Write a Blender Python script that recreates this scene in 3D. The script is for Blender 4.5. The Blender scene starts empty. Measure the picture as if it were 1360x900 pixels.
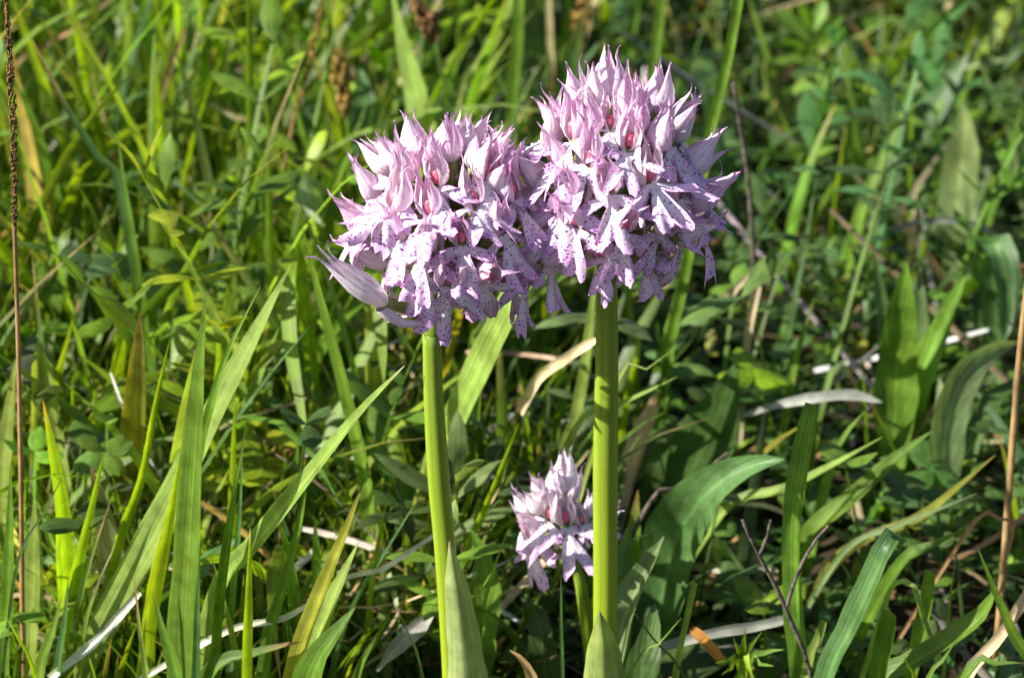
import bpy, math, random
import numpy as np
from mathutils import Vector, Matrix

random.seed(7)
RNG = np.random.default_rng(11)
R = math.radians
scene = bpy.context.scene
COL = scene.collection

# ------------------------------------------------------------------ camera
PITCH = R(28.0)
DIST = 0.5                      # camera to the orchids
AIM = Vector((0.0, 0.0, 0.099))
FWD = Vector((0, math.cos(PITCH), -math.sin(PITCH)))
UP = Vector((0, math.sin(PITCH), math.cos(PITCH)))
RIGHT = Vector((1, 0, 0))
CAM = AIM - FWD * DIST
FPX = 4000.0                    # focal length in photo pixels (1360 wide)
cd = bpy.data.cameras.new('camera')
cam = bpy.data.objects.new('camera', cd)
COL.objects.link(cam)
cam.location = CAM
cam.rotation_euler = (R(90) - PITCH, 0, 0)
cd.sensor_width = 36.0
cd.lens = 36.0 * FPX / 1360.0
cd.clip_start = 0.01
cd.clip_end = 500.0
cd.dof.use_dof = True
cd.dof.focus_distance = 0.492
cd.dof.aperture_fstop = 29.0
scene.camera = cam

# ------------------------------------------------------------------ light
SUN_EL, SUN_AZ = R(36), R(-107)          # azimuth from +Y (away) clockwise: -90 = from the left
SUN_DIR = Vector((math.sin(SUN_AZ) * math.cos(SUN_EL), math.cos(SUN_AZ) * math.cos(SUN_EL), math.sin(SUN_EL)))
w = bpy.data.worlds.new('World')
scene.world = w
w.use_nodes = True
nt = w.node_tree
nt.nodes.clear()
wo = nt.nodes.new('ShaderNodeOutputWorld')
bg = nt.nodes.new('ShaderNodeBackground')
sky = nt.nodes.new('ShaderNodeTexSky')
sky.sky_type = 'NISHITA'
sky.sun_disc = False
sky.sun_elevation = SUN_EL
sky.sun_rotation = SUN_AZ
bg.inputs['Strength'].default_value = 0.065
nt.links.new(sky.outputs[0], bg.inputs[0])
nt.links.new(bg.outputs[0], wo.inputs[0])
sl = bpy.data.lights.new('sun', 'SUN')
sl.energy = 5.0
sl.angle = R(0.5)
sl.color = (1.0, 0.955, 0.88)
so = bpy.data.objects.new('sun', sl)
COL.objects.link(so)
so.rotation_euler = (-SUN_DIR).to_track_quat('-Z', 'Y').to_euler()
so.location = (-1, 0, 1)
scene.view_settings.view_transform = 'Standard'
scene.view_settings.look = 'None'
scene.view_settings.exposure = 1.05
scene.view_settings.gamma = 1.0
scene.render.engine = 'CYCLES'
scene.cycles.max_bounces = 6
scene.cycles.transmission_bounces = 4
scene.cycles.diffuse_bounces = 3

# ------------------------------------------------------------------ helpers
def gz(x, y):
    """height of the uneven soil"""
    return (0.0035 * np.sin(x * 41 + 1.3) * np.cos(y * 37 + .4) + 0.002 * np.sin(x * 97 + y * 71)
            + 0.0012 * np.sin(x * 230 - y * 190 + 2.0))

def PX(px, py, Y):
    """point of the meadow seen at photo pixel (px, py) on the upright plane y = Y, kept above the soil"""
    d = FWD + RIGHT * ((px - 680) / FPX) + UP * ((450 - py) / FPX)
    t = (Y - CAM.y) / d.y
    p = CAM + d * t
    if p.z < 0.004:
        t = (0.004 - CAM.z) / d.z
        p = CAM + d * t
    return p

def depth(p):
    return (p - CAM).dot(FWD)

def new_mesh(name, V, F, mat, uv=None, col=None, smooth=True):
    me = bpy.data.meshes.new(name)
    V = np.asarray(V, dtype=np.float32).reshape(-1, 3)
    F = np.asarray(F, dtype=np.int32)
    n, k = F.shape
    me.vertices.add(len(V)); me.vertices.foreach_set('co', V.ravel())
    me.loops.add(n * k); me.loops.foreach_set('vertex_index', F.ravel())
    me.polygons.add(n); me.polygons.foreach_set('loop_start', np.arange(0, n * k, k, dtype=np.int32))
    me.update(calc_edges=True)
    if uv is not None:
        l = me.uv_layers.new(name='UVMap')
        l.data.foreach_set('uv', np.asarray(uv, dtype=np.float32)[F.ravel()].ravel())
    if col is not None:
        a = me.color_attributes.new('Col', 'FLOAT_COLOR', 'POINT')
        c = np.asarray(col, dtype=np.float32)
        if c.shape[1] == 3:
            c = np.concatenate([c, np.ones((len(c), 1), np.float32)], 1)
        a.data.foreach_set('color', c.ravel())
    if smooth:
        me.polygons.foreach_set('use_smooth', np.ones(n, dtype=bool))
    me.materials.append(mat)
    me.validate()
    return me

def link(name, me, parent=None):
    o = bpy.data.objects.new(name, me)
    COL.objects.link(o)
    if parent:
        o.parent = parent
    return o

def tag(o, label, cat, group=None, kind=None):
    if label: o['label'] = label
    if cat: o['category'] = cat
    if group: o['group'] = group
    if kind: o['kind'] = kind
    return o

def thing(name, label, cat, loc, group=None):
    o = bpy.data.objects.new(name, None)
    o.empty_display_size = 0.01
    COL.objects.link(o)
    o.location = loc
    return tag(o, label, cat, group)

def grid_faces(nu, nv):
    i = np.arange(nv - 1)[:, None] * nu + np.arange(nu - 1)[None, :]
    i = i.ravel()
    return np.stack([i, i + 1, i + nu + 1, i + nu], 1)

def spline(pts, n):
    """Catmull-Rom through pts, n samples evenly along its length"""
    P = [Vector(p) for p in pts]
    if len(P) == 2:
        P = [P[0], (P[0] + P[1]) / 2, P[1]]
    Q = [P[0] * 2 - P[1]] + P + [P[-1] * 2 - P[-2]]
    out = []
    for i in range(1, len(Q) - 2):
        a, b, c, d = Q[i - 1:i + 3]
        for k in range(12):
            t = k / 12
            out.append(0.5 * ((2 * b) + (c - a) * t + (2 * a - 5 * b + 4 * c - d) * t * t + (3 * b - a - 3 * c + d) * t ** 3))
    out.append(P[-1])
    A = np.array([tuple(v) for v in out])
    s = np.concatenate([[0], np.cumsum(np.linalg.norm(np.diff(A, axis=0), axis=1))])
    u = np.linspace(0, s[-1], n)
    return np.stack([np.interp(u, s, A[:, k]) for k in range(3)], 1)

def norm(a):
    return a / np.maximum(np.linalg.norm(a, axis=-1, keepdims=True), 1e-12)

PROF = {
    'grass': ([0, .08, .35, .6, .8, .92, 1], [.55, .75, 1, .92, .62, .3, .03]),
    'cut':   ([0, .1, .5, .9, .97, 1], [.8, .9, 1, .95, .9, .75]),
    'lance': ([0, .12, .3, .5, .7, .86, .95, 1], [.16, .3, .72, 1, .88, .52, .24, .02]),
    'ovate': ([0, .08, .22, .42, .6, .78, .92, 1], [.1, .2, .66, 1, .97, .7, .34, .03]),
    'round': ([0, .06, .25, .5, .75, .92, 1], [.08, .3, .8, 1, .9, .55, .1]),
    'hang':  ([0, .15, .5, .8, .93, 1], [.35, .6, 1, .95, .6, .05]),
    'sheath': ([0, .3, .5, .7, .86, .95, 1], [.9, 1, .96, .74, .42, .18, .02]),
    'even':  ([0, .5, .9, 1], [.9, 1, .9, .6]),
}
# ------------------------------------------------------------------ materials
class NT:
    def __init__(s, name):
        s.m = bpy.data.materials.new(name); s.m.use_nodes = True
        s.t = s.m.node_tree; s.t.nodes.clear()
    def n(s, typ, **kw):
        nd = s.t.nodes.new('ShaderNode' + typ)
        for k, v in kw.items():
            if k.startswith('i_'):
                key = k[2:]
                key = int(key) if key.isdigit() else key.replace('_', ' ')
                s.set(nd.inputs[key], v)
            else:
                setattr(nd, k, v)
        return nd
    def set(s, inp, v):
        if isinstance(v, bpy.types.NodeSocket): s.t.links.new(v, inp)
        elif isinstance(v, bpy.types.Node): s.t.links.new(v.outputs[0], inp)
        else: inp.default_value = v
    def math(s, op, a, b=0.0, c=0.0, clamp=False):
        nd = s.n('Math', operation=op, use_clamp=clamp)
        s.set(nd.inputs[0], a); s.set(nd.inputs[1], b); s.set(nd.inputs[2], c)
        return nd.outputs[0]
    def mix(s, f, a, b, mode='MIX'):
        nd = s.n('Mix', data_type='RGBA', blend_type=mode)
        s.set(nd.inputs[0], f); s.set(nd.inputs[6], a); s.set(nd.inputs[7], b)
        return nd.outputs[2]
    def ramp(s, f, a, b, c=0.0, d=1.0):
        nd = s.n('MapRange', interpolation_type='SMOOTHSTEP')
        for k, v in zip((0, 1, 2, 3, 4), (f, a, b, c, d)): s.set(nd.inputs[k], v)
        return nd.outputs[0]
    def noise(s, vec, scale, detail=3.0, rough=.55):
        nd = s.n('TexNoise'); s.set(nd.inputs['Vector'], vec)
        nd.inputs['Scale'].default_value = scale; nd.inputs['Detail'].default_value = detail
        nd.inputs['Roughness'].default_value = rough
        return nd.outputs[0]
    def sepuv(s):
        uv = s.n('UVMap'); x = s.n('SeparateXYZ', i_0=uv.outputs[0])
        return uv.outputs[0], x.outputs[0], x.outputs[1]
    def out(s, sh):
        o = s.n('OutputMaterial'); s.set(o.inputs[0], sh)
        return s.m

def leaf_shader(t, colour, trans_f, rough, spec, trans_gain=(1.9, 1.75, .6), normal=None, colour_t=None):
    p = t.n('BsdfPrincipled'); t.set(p.inputs['Base Color'], colour)
    t.set(p.inputs['Roughness'], rough); t.set(p.inputs['Specular IOR Level'], spec)
    tr = t.n('BsdfTranslucent')
    t.set(tr.inputs[0], colour_t if colour_t is not None else t.mix(1.0, colour, trans_gain + (1,), 'MULTIPLY'))
    if normal is not None:
        t.set(p.inputs['Normal'], normal); t.set(tr.inputs['Normal'], normal)
    mx = t.n('MixShader', i_0=trans_f, i_1=p.outputs[0], i_2=tr.outputs[0])
    return mx.outputs[0]

def leaf_material(name, trans_f=.45, rough=.42, spec=.45, vein_n=7.0, vein_amt=.22, mid=.25, mott=.35, gain=(1.9, 1.75, .6), pinnate=0.0, bumpd=.00025):
    t = NT(name)
    uv, u, v = t.sepuv()
    at = t.n('Attribute', attribute_name='Col')
    geo = t.n('NewGeometry')
    # parallel veins along the blade
    st = t.n('CombineXYZ'); t.set(st.inputs[0], t.math('MULTIPLY', u, vein_n)); t.set(st.inputs[1], t.math('MULTIPLY', v, 1.2))
    st.inputs[2].default_value = 0
    addv = t.n('VectorMath', operation='ADD'); t.set(addv.inputs[0], st.outputs[0])
    sc = t.n('VectorMath', operation='SCALE'); t.set(sc.inputs[0], geo.outputs['Position']); sc.inputs['Scale'].default_value = 6.0
    t.set(addv.inputs[1], sc.outputs[0])
    streak = t.noise(addv.outputs[0], 2.0, 3.0, .6)
    veins = t.ramp(streak, .3, .7, 1 - vein_amt, 1 + vein_amt)
    um = t.math('ABSOLUTE', t.math('SUBTRACT', u, .5))
    rib = t.ramp(um, 0.0, .07, 1 + mid, 1.0)
    fac = t.math('MULTIPLY', veins, rib)
    height = streak
    if pinnate:
        ph = t.math('SUBTRACT', t.math('MULTIPLY', v, 9.0), t.math('MULTIPLY', um, 5.0))
        sv = t.math('ABSOLUTE', t.math('SINE', t.math('MULTIPLY', ph, math.pi)))
        pv = t.ramp(sv, 0.0, .35, 1 + pinnate, 1.0)
        fac = t.math('MULTIPLY', fac, pv)
        height = t.math('ADD', t.math('MULTIPLY', sv, .6), t.math('MULTIPLY', streak, .4))
    big = t.noise(geo.outputs['Position'], 160.0, 4.0, .6)
    mo = t.ramp(big, .3, .7, 1 - mott, 1 + mott)
    fac = t.math('MULTIPLY', fac, mo)
    cm = t.n('CombineXYZ'); [t.set(cm.inputs[k], fac) for k in range(3)]
    colour = t.mix(1.0, at.outputs['Color'], cm.outputs[0], 'MULTIPLY')
    # a little yellowing in blotches
    yel = t.ramp(t.noise(geo.outputs['Position'], 60.0, 3.0), .55, .8, 0, .22)
    colour = t.mix(yel, colour, t.mix(1.0, colour, (1.7, 1.15, .7, 1), 'MULTIPLY'))
    # brown specks, bites
    spk = t.ramp(t.noise(geo.outputs['Position'], 900.0, 2.0), .70, .78, 0, .55)
    colour = t.mix(spk, colour, (.16, .10, .03, 1))
    bump = t.n('Bump'); bump.inputs['Strength'].default_value = .5; bump.inputs['Distance'].default_value = bumpd
    t.set(bump.inputs['Height'], height)
    rg = t.ramp(big, .3, .7, rough - .08, rough + .14)
    sh = leaf_shader(t, colour, trans_f, rg, spec, gain, bump.outputs[0])
    return t.out(sh)

MAT = {}
MAT['grass'] = leaf_material('grass_blade', .48, .40, .45, 9.0, .26, .30, .28)
MAT['leaf'] = leaf_material('broad_leaf', .36, .42, .45, 2.0, .06, .5, .3, gain=(1.8, 1.8, .7), pinnate=.07, bumpd=.00014)
MAT['cover'] = leaf_material('small_leaf', .40, .42, .4, 2.5, .14, .35, .35, gain=(1.8, 1.8, .7), bumpd=.0003)
MAT['dry'] = leaf_material('dry_straw', .22, .6, .25, 12.0, .30, .1, .35, gain=(1.2, 1.0, .7))
MAT['sheath'] = leaf_material('sheath_leaf', .30, .33, .5, 10.0, .16, .2, .25, gain=(1.5, 1.5, .6), bumpd=.0003)

def stem_material():
    t = NT('orchid_stem')
    uv, u, v = t.sepuv()
    at = t.n('Attribute', attribute_name='Col')
    geo = t.n('NewGeometry')
    rid = t.math('SINE', t.math('MULTIPLY', u, math.pi * 2 * 7))
    st = t.n('CombineXYZ'); t.set(st.inputs[0], t.math('MULTIPLY', u, 26.0)); t.set(st.inputs[1], t.math('MULTIPLY', v, 2.0))
    strk = t.noise(st.outputs[0], 1.6, 3.0)
    f = t.math('MULTIPLY', t.ramp(rid, -1, 1, .93, 1.05), t.ramp(strk, .3, .7, .9, 1.1))
    cm = t.n('CombineXYZ'); [t.set(cm.inputs[k], f) for k in range(3)]
    c = t.mix(1.0, at.outputs['Color'], cm.outputs[0], 'MULTIPLY')
    # tiny pale glands
    vo = t.n('TexVoronoi'); t.set(vo.inputs['Vector'], geo.outputs['Position']); vo.inputs['Scale'].default_value = 900
    dot = t.ramp(vo.outputs['Distance'], .06, .13, .4, 0)
    c = t.mix(dot, c, (.62, .66, .35, 1))
    bump = t.n('Bump'); bump.inputs['Strength'].default_value = .3; bump.inputs['Distance'].default_value = .00012
    t.set(bump.inputs['Height'], t.math('ADD', t.math('MULTIPLY', rid, .35), strk))
    p = t.n('BsdfPrincipled')
    t.set(p.inputs['Base Color'], c)
    p.inputs['Roughness'].default_value = .38; p.inputs['Specular IOR Level'].default_value = .45
    p.inputs['Subsurface Weight'].default_value = .75
    p.inputs['Subsurface Radius'].default_value = (1.0, .9, .15)
    p.inputs['Subsurface Scale'].default_value = .0022
    t.set(p.inputs['Normal'], bump.outputs[0])
    return t.out(p.outputs[0])
MAT['stem'] = stem_material()

def petal_material(name, pale, pink, vein, vein_f, trans=.36):
    t = NT(name)
    uv, u, v = t.sepuv()
    oi = t.n('ObjectInfo')
    geo = t.n('NewGeometry')
    nz = t.noise(geo.outputs['Position'], 420.0, 3.0)
    # pale at the base and in the middle, pinker towards tip and edge
    um = t.math('ABSOLUTE', t.math('SUBTRACT', u, .5))
    g = t.math('ADD', t.math('MULTIPLY', v, .75), t.math('ADD', t.math('MULTIPLY', um, .5), t.math('MULTIPLY', nz, .5)))
    g = t.math('ADD', g, t.math('MULTIPLY', t.math('SUBTRACT', oi.outputs['Random'], .5), .5))
    pk = t.ramp(g, .35, 1.35, 0, 1)
    c = t.mix(pk, pale + (1,), pink + (1,))
    # dark longitudinal veins, wobbling a little, broken towards the ends
    wob = t.math('MULTIPLY', t.math('SUBTRACT', t.noise(geo.outputs['Position'], 300.0, 2.0), .5), .10)
    s = t.math('ABSOLUTE', t.math('SINE', t.math('MULTIPLY', t.math('ADD', u, wob), math.pi * 4.0)))
    line = t.ramp(s, .05, .24, 1, 0)
    brk = t.ramp(t.noise(geo.outputs['Position'], 700.0, 2.0), .38, .6, .15, 1)
    msk = t.math('MULTIPLY', t.ramp(v, .12, .4, 0, 1), brk)
    c = t.mix(t.math('MULTIPLY', t.math('MULTIPLY', line, msk), vein_f), c, vein + (1,))
    tipc = t.ramp(v, .82, 1.0, 0, .65)
    c = t.mix(tipc, c, (.50, .26, .54, 1))
    bump = t.n('Bump'); bump.inputs['Strength'].default_value = .35; bump.inputs['Distance'].default_value = .0003
    t.set(bump.inputs['Height'], t.math('ADD', nz, t.math('MULTIPLY', s, .5)))
    sh = leaf_shader(t, c, trans, .58, .2, normal=bump.outputs[0], colour_t=t.mix(1.0, c, (1.0, .84, .97, 1), 'MULTIPLY'))
    return t.out(sh)
MAT['sepal'] = petal_material('sepal', (.92, .83, .87), (.88, .55, .78), (.26, .05, .24), .9)
MAT['sepal_pale'] = petal_material('pale_sepal', (.91, .87, .87), (.85, .68, .80), (.30, .07, .26), .95)
MAT['petal'] = petal_material('inner_petal', (.92, .84, .82), (.84, .58, .76), (.40, .10, .30), .6)

def lip_material():
    t = NT('spotted_lip')
    uv, u, v = t.sepuv()
    oi = t.n('ObjectInfo')
    geo = t.n('NewGeometry')
    at = t.n('Attribute', attribute_name='Col')          # r: distance from the throat, g: nearness to the rim
    sp = t.n('SeparateColor', i_0=at.outputs['Color'])
    cm = t.n('CombineXYZ'); t.set(cm.inputs[0], u); t.set(cm.inputs[1], v); t.set(cm.inputs[2], t.math('MULTIPLY', oi.outputs['Random'], 40.0))
    vo = t.n('TexVoronoi', voronoi_dimensions='3D'); t.set(vo.inputs['Vector'], cm.outputs[0]); vo.inputs['Scale'].default_value = 1.85
    vo.inputs['Randomness'].default_value = .8
    vc = t.n('SeparateColor', i_0=vo.outputs['Color'])
    size = t.math('ADD', t.math('MULTIPLY', vc.outputs[0], .32), .11)
    spot = t.ramp(t.math('SUBTRACT', vo.outputs['Distance'], size), -.06, .05, 1, 0)
    spot = t.math('MULTIPLY', spot, t.ramp(sp.outputs[0], .06, .2, 0, 1))
    nz = t.noise(geo.outputs['Position'], 500.0, 3.0)
    base = t.mix(t.ramp(t.math('ADD', sp.outputs[1], t.math('MULTIPLY', nz, .4)), .62, 1.25, 0, 1), (.91, .86, .90, 1), (.72, .42, .74, 1))
    pinkish = t.math('MULTIPLY', oi.outputs['Random'], .3)
    base = t.mix(pinkish, base, (.82, .62, .78, 1))
    c = t.mix(t.math('MULTIPLY', spot, .9), base, (.26, .07, .33, 1))
    bump = t.n('Bump'); bump.inputs['Strength'].default_value = .5; bump.inputs['Distance'].default_value = .0004
    t.set(bump.inputs['Height'], t.math('ADD', t.noise(geo.outputs['Position'], 900.0, 3.0), t.math('MULTIPLY', spot, .3)))
    sh = leaf_shader(t, c, .26, .58, .2, normal=bump.outputs[0], colour_t=t.mix(1.0, c, (1.0, .86, 1.0, 1), 'MULTIPLY'))
    return t.out(sh)
MAT['lip'] = lip_material()

def simple_material(name, a, b, scale, rough=.5, spec=.4, sss=0.0, bumpd=0.0002):
    t = NT(name)
    geo = t.n('NewGeometry')
    n = t.noise(geo.outputs['Position'], scale, 4.0, .6)
    c = t.mix(t.ramp(n, .32, .68), a + (1,), b + (1,))
    p = t.n('BsdfPrincipled'); t.set(p.inputs['Base Color'], c)
    p.inputs['Roughness'].default_value = rough; p.inputs['Specular IOR Level'].default_value = spec
    if sss:
        p.inputs['Subsurface Weight'].default_value = sss
        p.inputs['Subsurface Radius'].default_value = (1, .5, .5); p.inputs['Subsurface Scale'].default_value = .001
    bump = t.n('Bump'); bump.inputs['Strength'].default_value = .6; bump.inputs['Distance'].default_value = bumpd
    t.set(bump.inputs['Height'], n); t.set(p.inputs['Normal'], bump.outputs[0])
    return t.out(p.outputs[0])
MAT['column'] = simple_material('red_column', (.62, .04, .10), (.80, .25, .34), 1400, .35, .5, .3)
MAT['spur'] = simple_material('pale_spur', (.84, .74, .76), (.74, .58, .68), 500, .4, .4, .3)
MAT['ovary'] = simple_material('green_ovary', (.20, .29, .06), (.28, .29, .10), 420, .4, .45, .2)
MAT['bract'] = simple_material('pale_bract', (.62, .52, .44), (.72, .60, .64), 500, .5, .3)
MAT['soil'] = simple_material('dark_soil', (.018, .012, .007), (.055, .038, .022), 140, .9, .15, 0, .004)
MAT['spike'] = simple_material('brown_spikelet', (.045, .026, .014), (.26, .14, .05), 1100, .7, .2, 0, .0006)
MAT['spike_y'] = simple_material('ochre_spikelet', (.10, .055, .015), (.42, .26, .06), 1100, .7, .2, 0, .0006)
MAT['twig'] = simple_material('dark_twig', (.035, .028, .024), (.16, .125, .10), 600, .8, .2, 0, .0006)

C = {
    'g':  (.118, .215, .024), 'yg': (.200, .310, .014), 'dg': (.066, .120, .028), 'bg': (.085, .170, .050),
    'pg': (.235, .320, .065), 'sage': (.190, .260, .105), 'straw': (.52, .42, .25), 'white': (.70, .66, .55),
    'tan': (.36, .22, .10), 'orange': (.46, .19, .03), 'brown': (.13, .065, .032), 'grey': (.34, .32, .28),
    'olive': (.24, .24, .025),
}
# ------------------------------------------------------------------ blades, leaves, stalks
def strip_mesh(name, pts, width, prof, colour, mat, roll=0.0, twist=0.0, fold=.35, tipcol=None, tiplen=.12,
               basecol=None, n=22, nu=5, wave=0.0, origin=Vector((0, 0, 0)), curl=0.0):
    """a blade or leaf along pts (base to tip), turned towards the viewer when roll is 0"""
    c = spline(pts, n)
    t = np.linspace(0, 1, n)
    T = norm(np.gradient(c, axis=0))
    view = norm(np.array(tuple(CAM)) - c[n // 2])
    S = norm(np.cross(T, view)); N = norm(np.cross(S, T))
    a = roll + twist * (t - .5)
    S2 = S * np.cos(a)[:, None] + N * np.sin(a)[:, None]
    N2 = -S * np.sin(a)[:, None] + N * np.cos(a)[:, None]
    wd = np.interp(t, *PROF[prof]) * width / 2
    # small irregularities of the rim
    ph = random.random() * 9
    wd = wd * (1 + .05 * np.sin(t * 17 + ph) + .03 * np.sin(t * 41 + ph * 2))
    u = np.linspace(-1, 1, nu)
    au = np.abs(u)
    V = (c[:, None, :] + S2[:, None, :] * (u[None, :] * wd[:, None])[..., None] * math.cos(min(fold, 1.2) * .8)
         + N2[:, None, :] * ((au ** 1.3)[None, :] * wd[:, None] * math.sin(fold)
                             + curl * (u[None, :] ** 2) * wd[:, None]
                             + wave * wd[:, None] * np.sin(t * 14 + ph)[:, None] * u[None, :])[..., None])
    V = V - np.array(tuple(origin))
    uu = np.broadcast_to((u + 1) / 2, (n, nu)); vv = np.broadcast_to(t[:, None], (n, nu))
    uv = np.stack([uu, vv], -1).reshape(-1, 2)
    col = np.tile(np.array(colour), (n, nu, 1)).astype(float)
    if basecol is not None:
        k = np.clip(1 - t / .25, 0, 1)[:, None, None]
        col = col * (1 - k) + np.array(basecol) * k
    if tipcol is not None:
        k = np.clip((t - (1 - tiplen)) / (tiplen * .6), 0, 1)[:, None, None]
        col = col * (1 - k) + np.array(tipcol) * k
    return new_mesh(name, V.reshape(-1, 3), grid_faces(nu, n), mat, uv, col.reshape(-1, 3))

def tube_mesh(name, pts, radii, mat, colour=(1, 1, 1), n=16, seg=8, origin=Vector((0, 0, 0)), ribs=0, ribamt=0.0, rough=0.0,
              colour_top=None, cap=True):
    c = spline(pts, n)
    t = np.linspace(0, 1, n)
    T = norm(np.gradient(c, axis=0))
    ref = np.array([0.31, -0.9, .2])
    S = norm(np.cross(T, ref)); N = np.cross(S, T)
    r = np.interp(t, np.linspace(0, 1, len(radii)), radii)
    th = np.linspace(0, 2 * np.pi, seg + 1)
    rr = r[:, None] * (1 + ribamt * np.cos(ribs * th)[None, :])
    if rough:
        e = RNG.normal(0, rough, (n, seg + 1)); e[:, -1] = e[:, 0]; rr = rr * (1 + e)
    V = c[:, None] + (S[:, None] * np.cos(th)[None, :, None] + N[:, None] * np.sin(th)[None, :, None]) * rr[..., None]
    uv = np.stack([np.broadcast_to(th / (2 * np.pi), (n, seg + 1)), np.broadcast_to(t[:, None], (n, seg + 1))], -1).reshape(-1, 2)
    V = V.reshape(-1, 3); F = grid_faces(seg + 1, n)
    col = np.tile(np.array(colour), (n, seg + 1, 1)).astype(float)
    if colour_top is not None:
        k = t[:, None, None]
        col = col * (1 - k) + np.array(colour_top) * k
    col = col.reshape(-1, 3)
    if cap:      # close the upper end
        V = np.concatenate([V, c[-1:] + T[-1:] * r[-1] * .4]); uv = np.concatenate([uv, [[.5, 1]]]); col = np.concatenate([col, col[-1:]])
        k0 = (n - 1) * (seg + 1); ci = len(V) - 1
        cf = np.array([[k0 + i, k0 + i + 1, ci, ci] for i in range(seg)])
        me = bpy.data.meshes.new(name)
        faces = [tuple(f) for f in F.tolist()] + [tuple(f[:3]) for f in cf.tolist()]
        me.from_pydata((V - np.array(tuple(origin))).tolist(), [], faces)
        l = me.uv_layers.new(name='UVMap')
        idx = np.zeros(len(me.loops), np.int32); me.loops.foreach_get('vertex_index', idx)
        l.data.foreach_set('uv', uv[idx].astype(np.float32).ravel())
        a = me.color_attributes.new('Col', 'FLOAT_COLOR', 'POINT')
        a.data.foreach_set('color', np.concatenate([col, np.ones((len(col), 1))], 1).astype(np.float32).ravel())
        me.polygons.foreach_set('use_smooth', np.ones(len(me.polygons), bool))
        me.materials.append(mat)
        return me
    return new_mesh(name, V - np.array(tuple(origin)), F, mat, uv, col)

def path3(pix, Yt, Yb, root=True):
    """photo pixels listed from tip to base -> points from base to tip; the foot goes on down to the soil"""
    n = len(pix)
    P = [PX(x, y, Yt + (Yb - Yt) * (i / max(n - 1, 1))) for i, (x, y) in enumerate(pix)]
    P = P[::-1]
    if root:
        b = P[0]
        g = float(gz(b.x, b.y)) - .003
        if b.z > g + .006:
            d = (P[0] - P[1]).normalized()
            h = b.z - g
            k = min(h * .8, .03)
            foot = Vector((b.x + max(-1, min(1, d.x)) * k * .7, b.y + max(-.5, min(.5, d.y)) * k * .5, g))
            P = [foot] + P
        else:
            P[0] = Vector((b.x, b.y, g))
    return P

def B(pix, wpx, Yt=0.0, Yb=None, prof='grass', col='g', **kw):
    return dict(pix=pix, w=wpx, Yt=Yt, Yb=Yt if Yb is None else Yb, prof=prof, col=col, **kw)

def jit(c, a=.14):
    k = 1 + random.uniform(-a, a)
    return tuple(max(0, x * k * (1 + random.uniform(-.06, .06))) for x in c)

def plant(name, label, cat, specs, group=None, part='blade', mat='grass'):
    """one plant: an empty at its root, each blade or leaf a part; a single blade is one mesh"""
    paths = [path3(s['pix'], s['Yt'], s['Yb'], s.get('root', True)) for s in specs]
    loc = paths[0][0].copy()
    single = len(specs) == 1
    root = None if single else thing(name, label, cat, loc, group)
    for s, p in zip(specs, paths):
        mid = p[len(p) // 2]
        wm = s['w'] * depth(mid) / FPX
        kw = {k: v for k, v in s.items() if k not in ('pix', 'w', 'Yt', 'Yb', 'prof', 'col', 'root', 'part', 'mat', 'tube')}
        for k in ('tipcol', 'basecol'):
            if k in kw: kw[k] = C[kw[k]]
        if s.get('mat', mat) == 'grass' and abs(kw.get('roll', 0)) < .35:      # many blades stand side-on to the viewer
            kw['roll'] = random.uniform(-1.05, -.8) if s['col'] == 'yg' else random.uniform(.5, .8)
            wm *= 1 / math.cos(kw['roll']) ** .9
        nm = s.get('part', part)
        m = MAT[s.get('mat', mat)]
        colour = jit(C[s['col']])
        if s.get('tube'):
            me = tube_mesh(nm, p, s['tube'] if isinstance(s['tube'], (list, tuple)) and False else [wm * .55, wm * .5, wm * .42], m, colour, n=20, seg=7, origin=loc, rough=.05)
        else:
            me = strip_mesh(nm, p, wm, s['prof'], colour, m, origin=loc, **kw)
        if single:
            o = link(name, me); o.location = loc
            return tag(o, label, cat, group)
        link(nm, me, root)
    return root

# ------------------------------------------------------------------ ground
def build_ground():
    a = np.linspace(-.7, .7, 141)
    xs = np.concatenate([[-220, -60, -15, -4, -1.5], a, [1.5, 4, 15, 60, 220]])
    ys = xs + .2
    X, Y = np.meshgrid(xs, ys)
    Z = gz(X, Y)
    Z = Z + np.where((abs(X) < .8) & (abs(Y - .2) < .8), RNG.normal(0, .0009, X.shape), 0)
    V = np.stack([X, Y, Z], -1).reshape(-1, 3)
    me = new_mesh('ground', V, grid_faces(len(xs), len(ys)), MAT['soil'])
    tag(link('ground', me), 'dark brown soil under the meadow plants', None, kind='structure')
build_ground()

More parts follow.
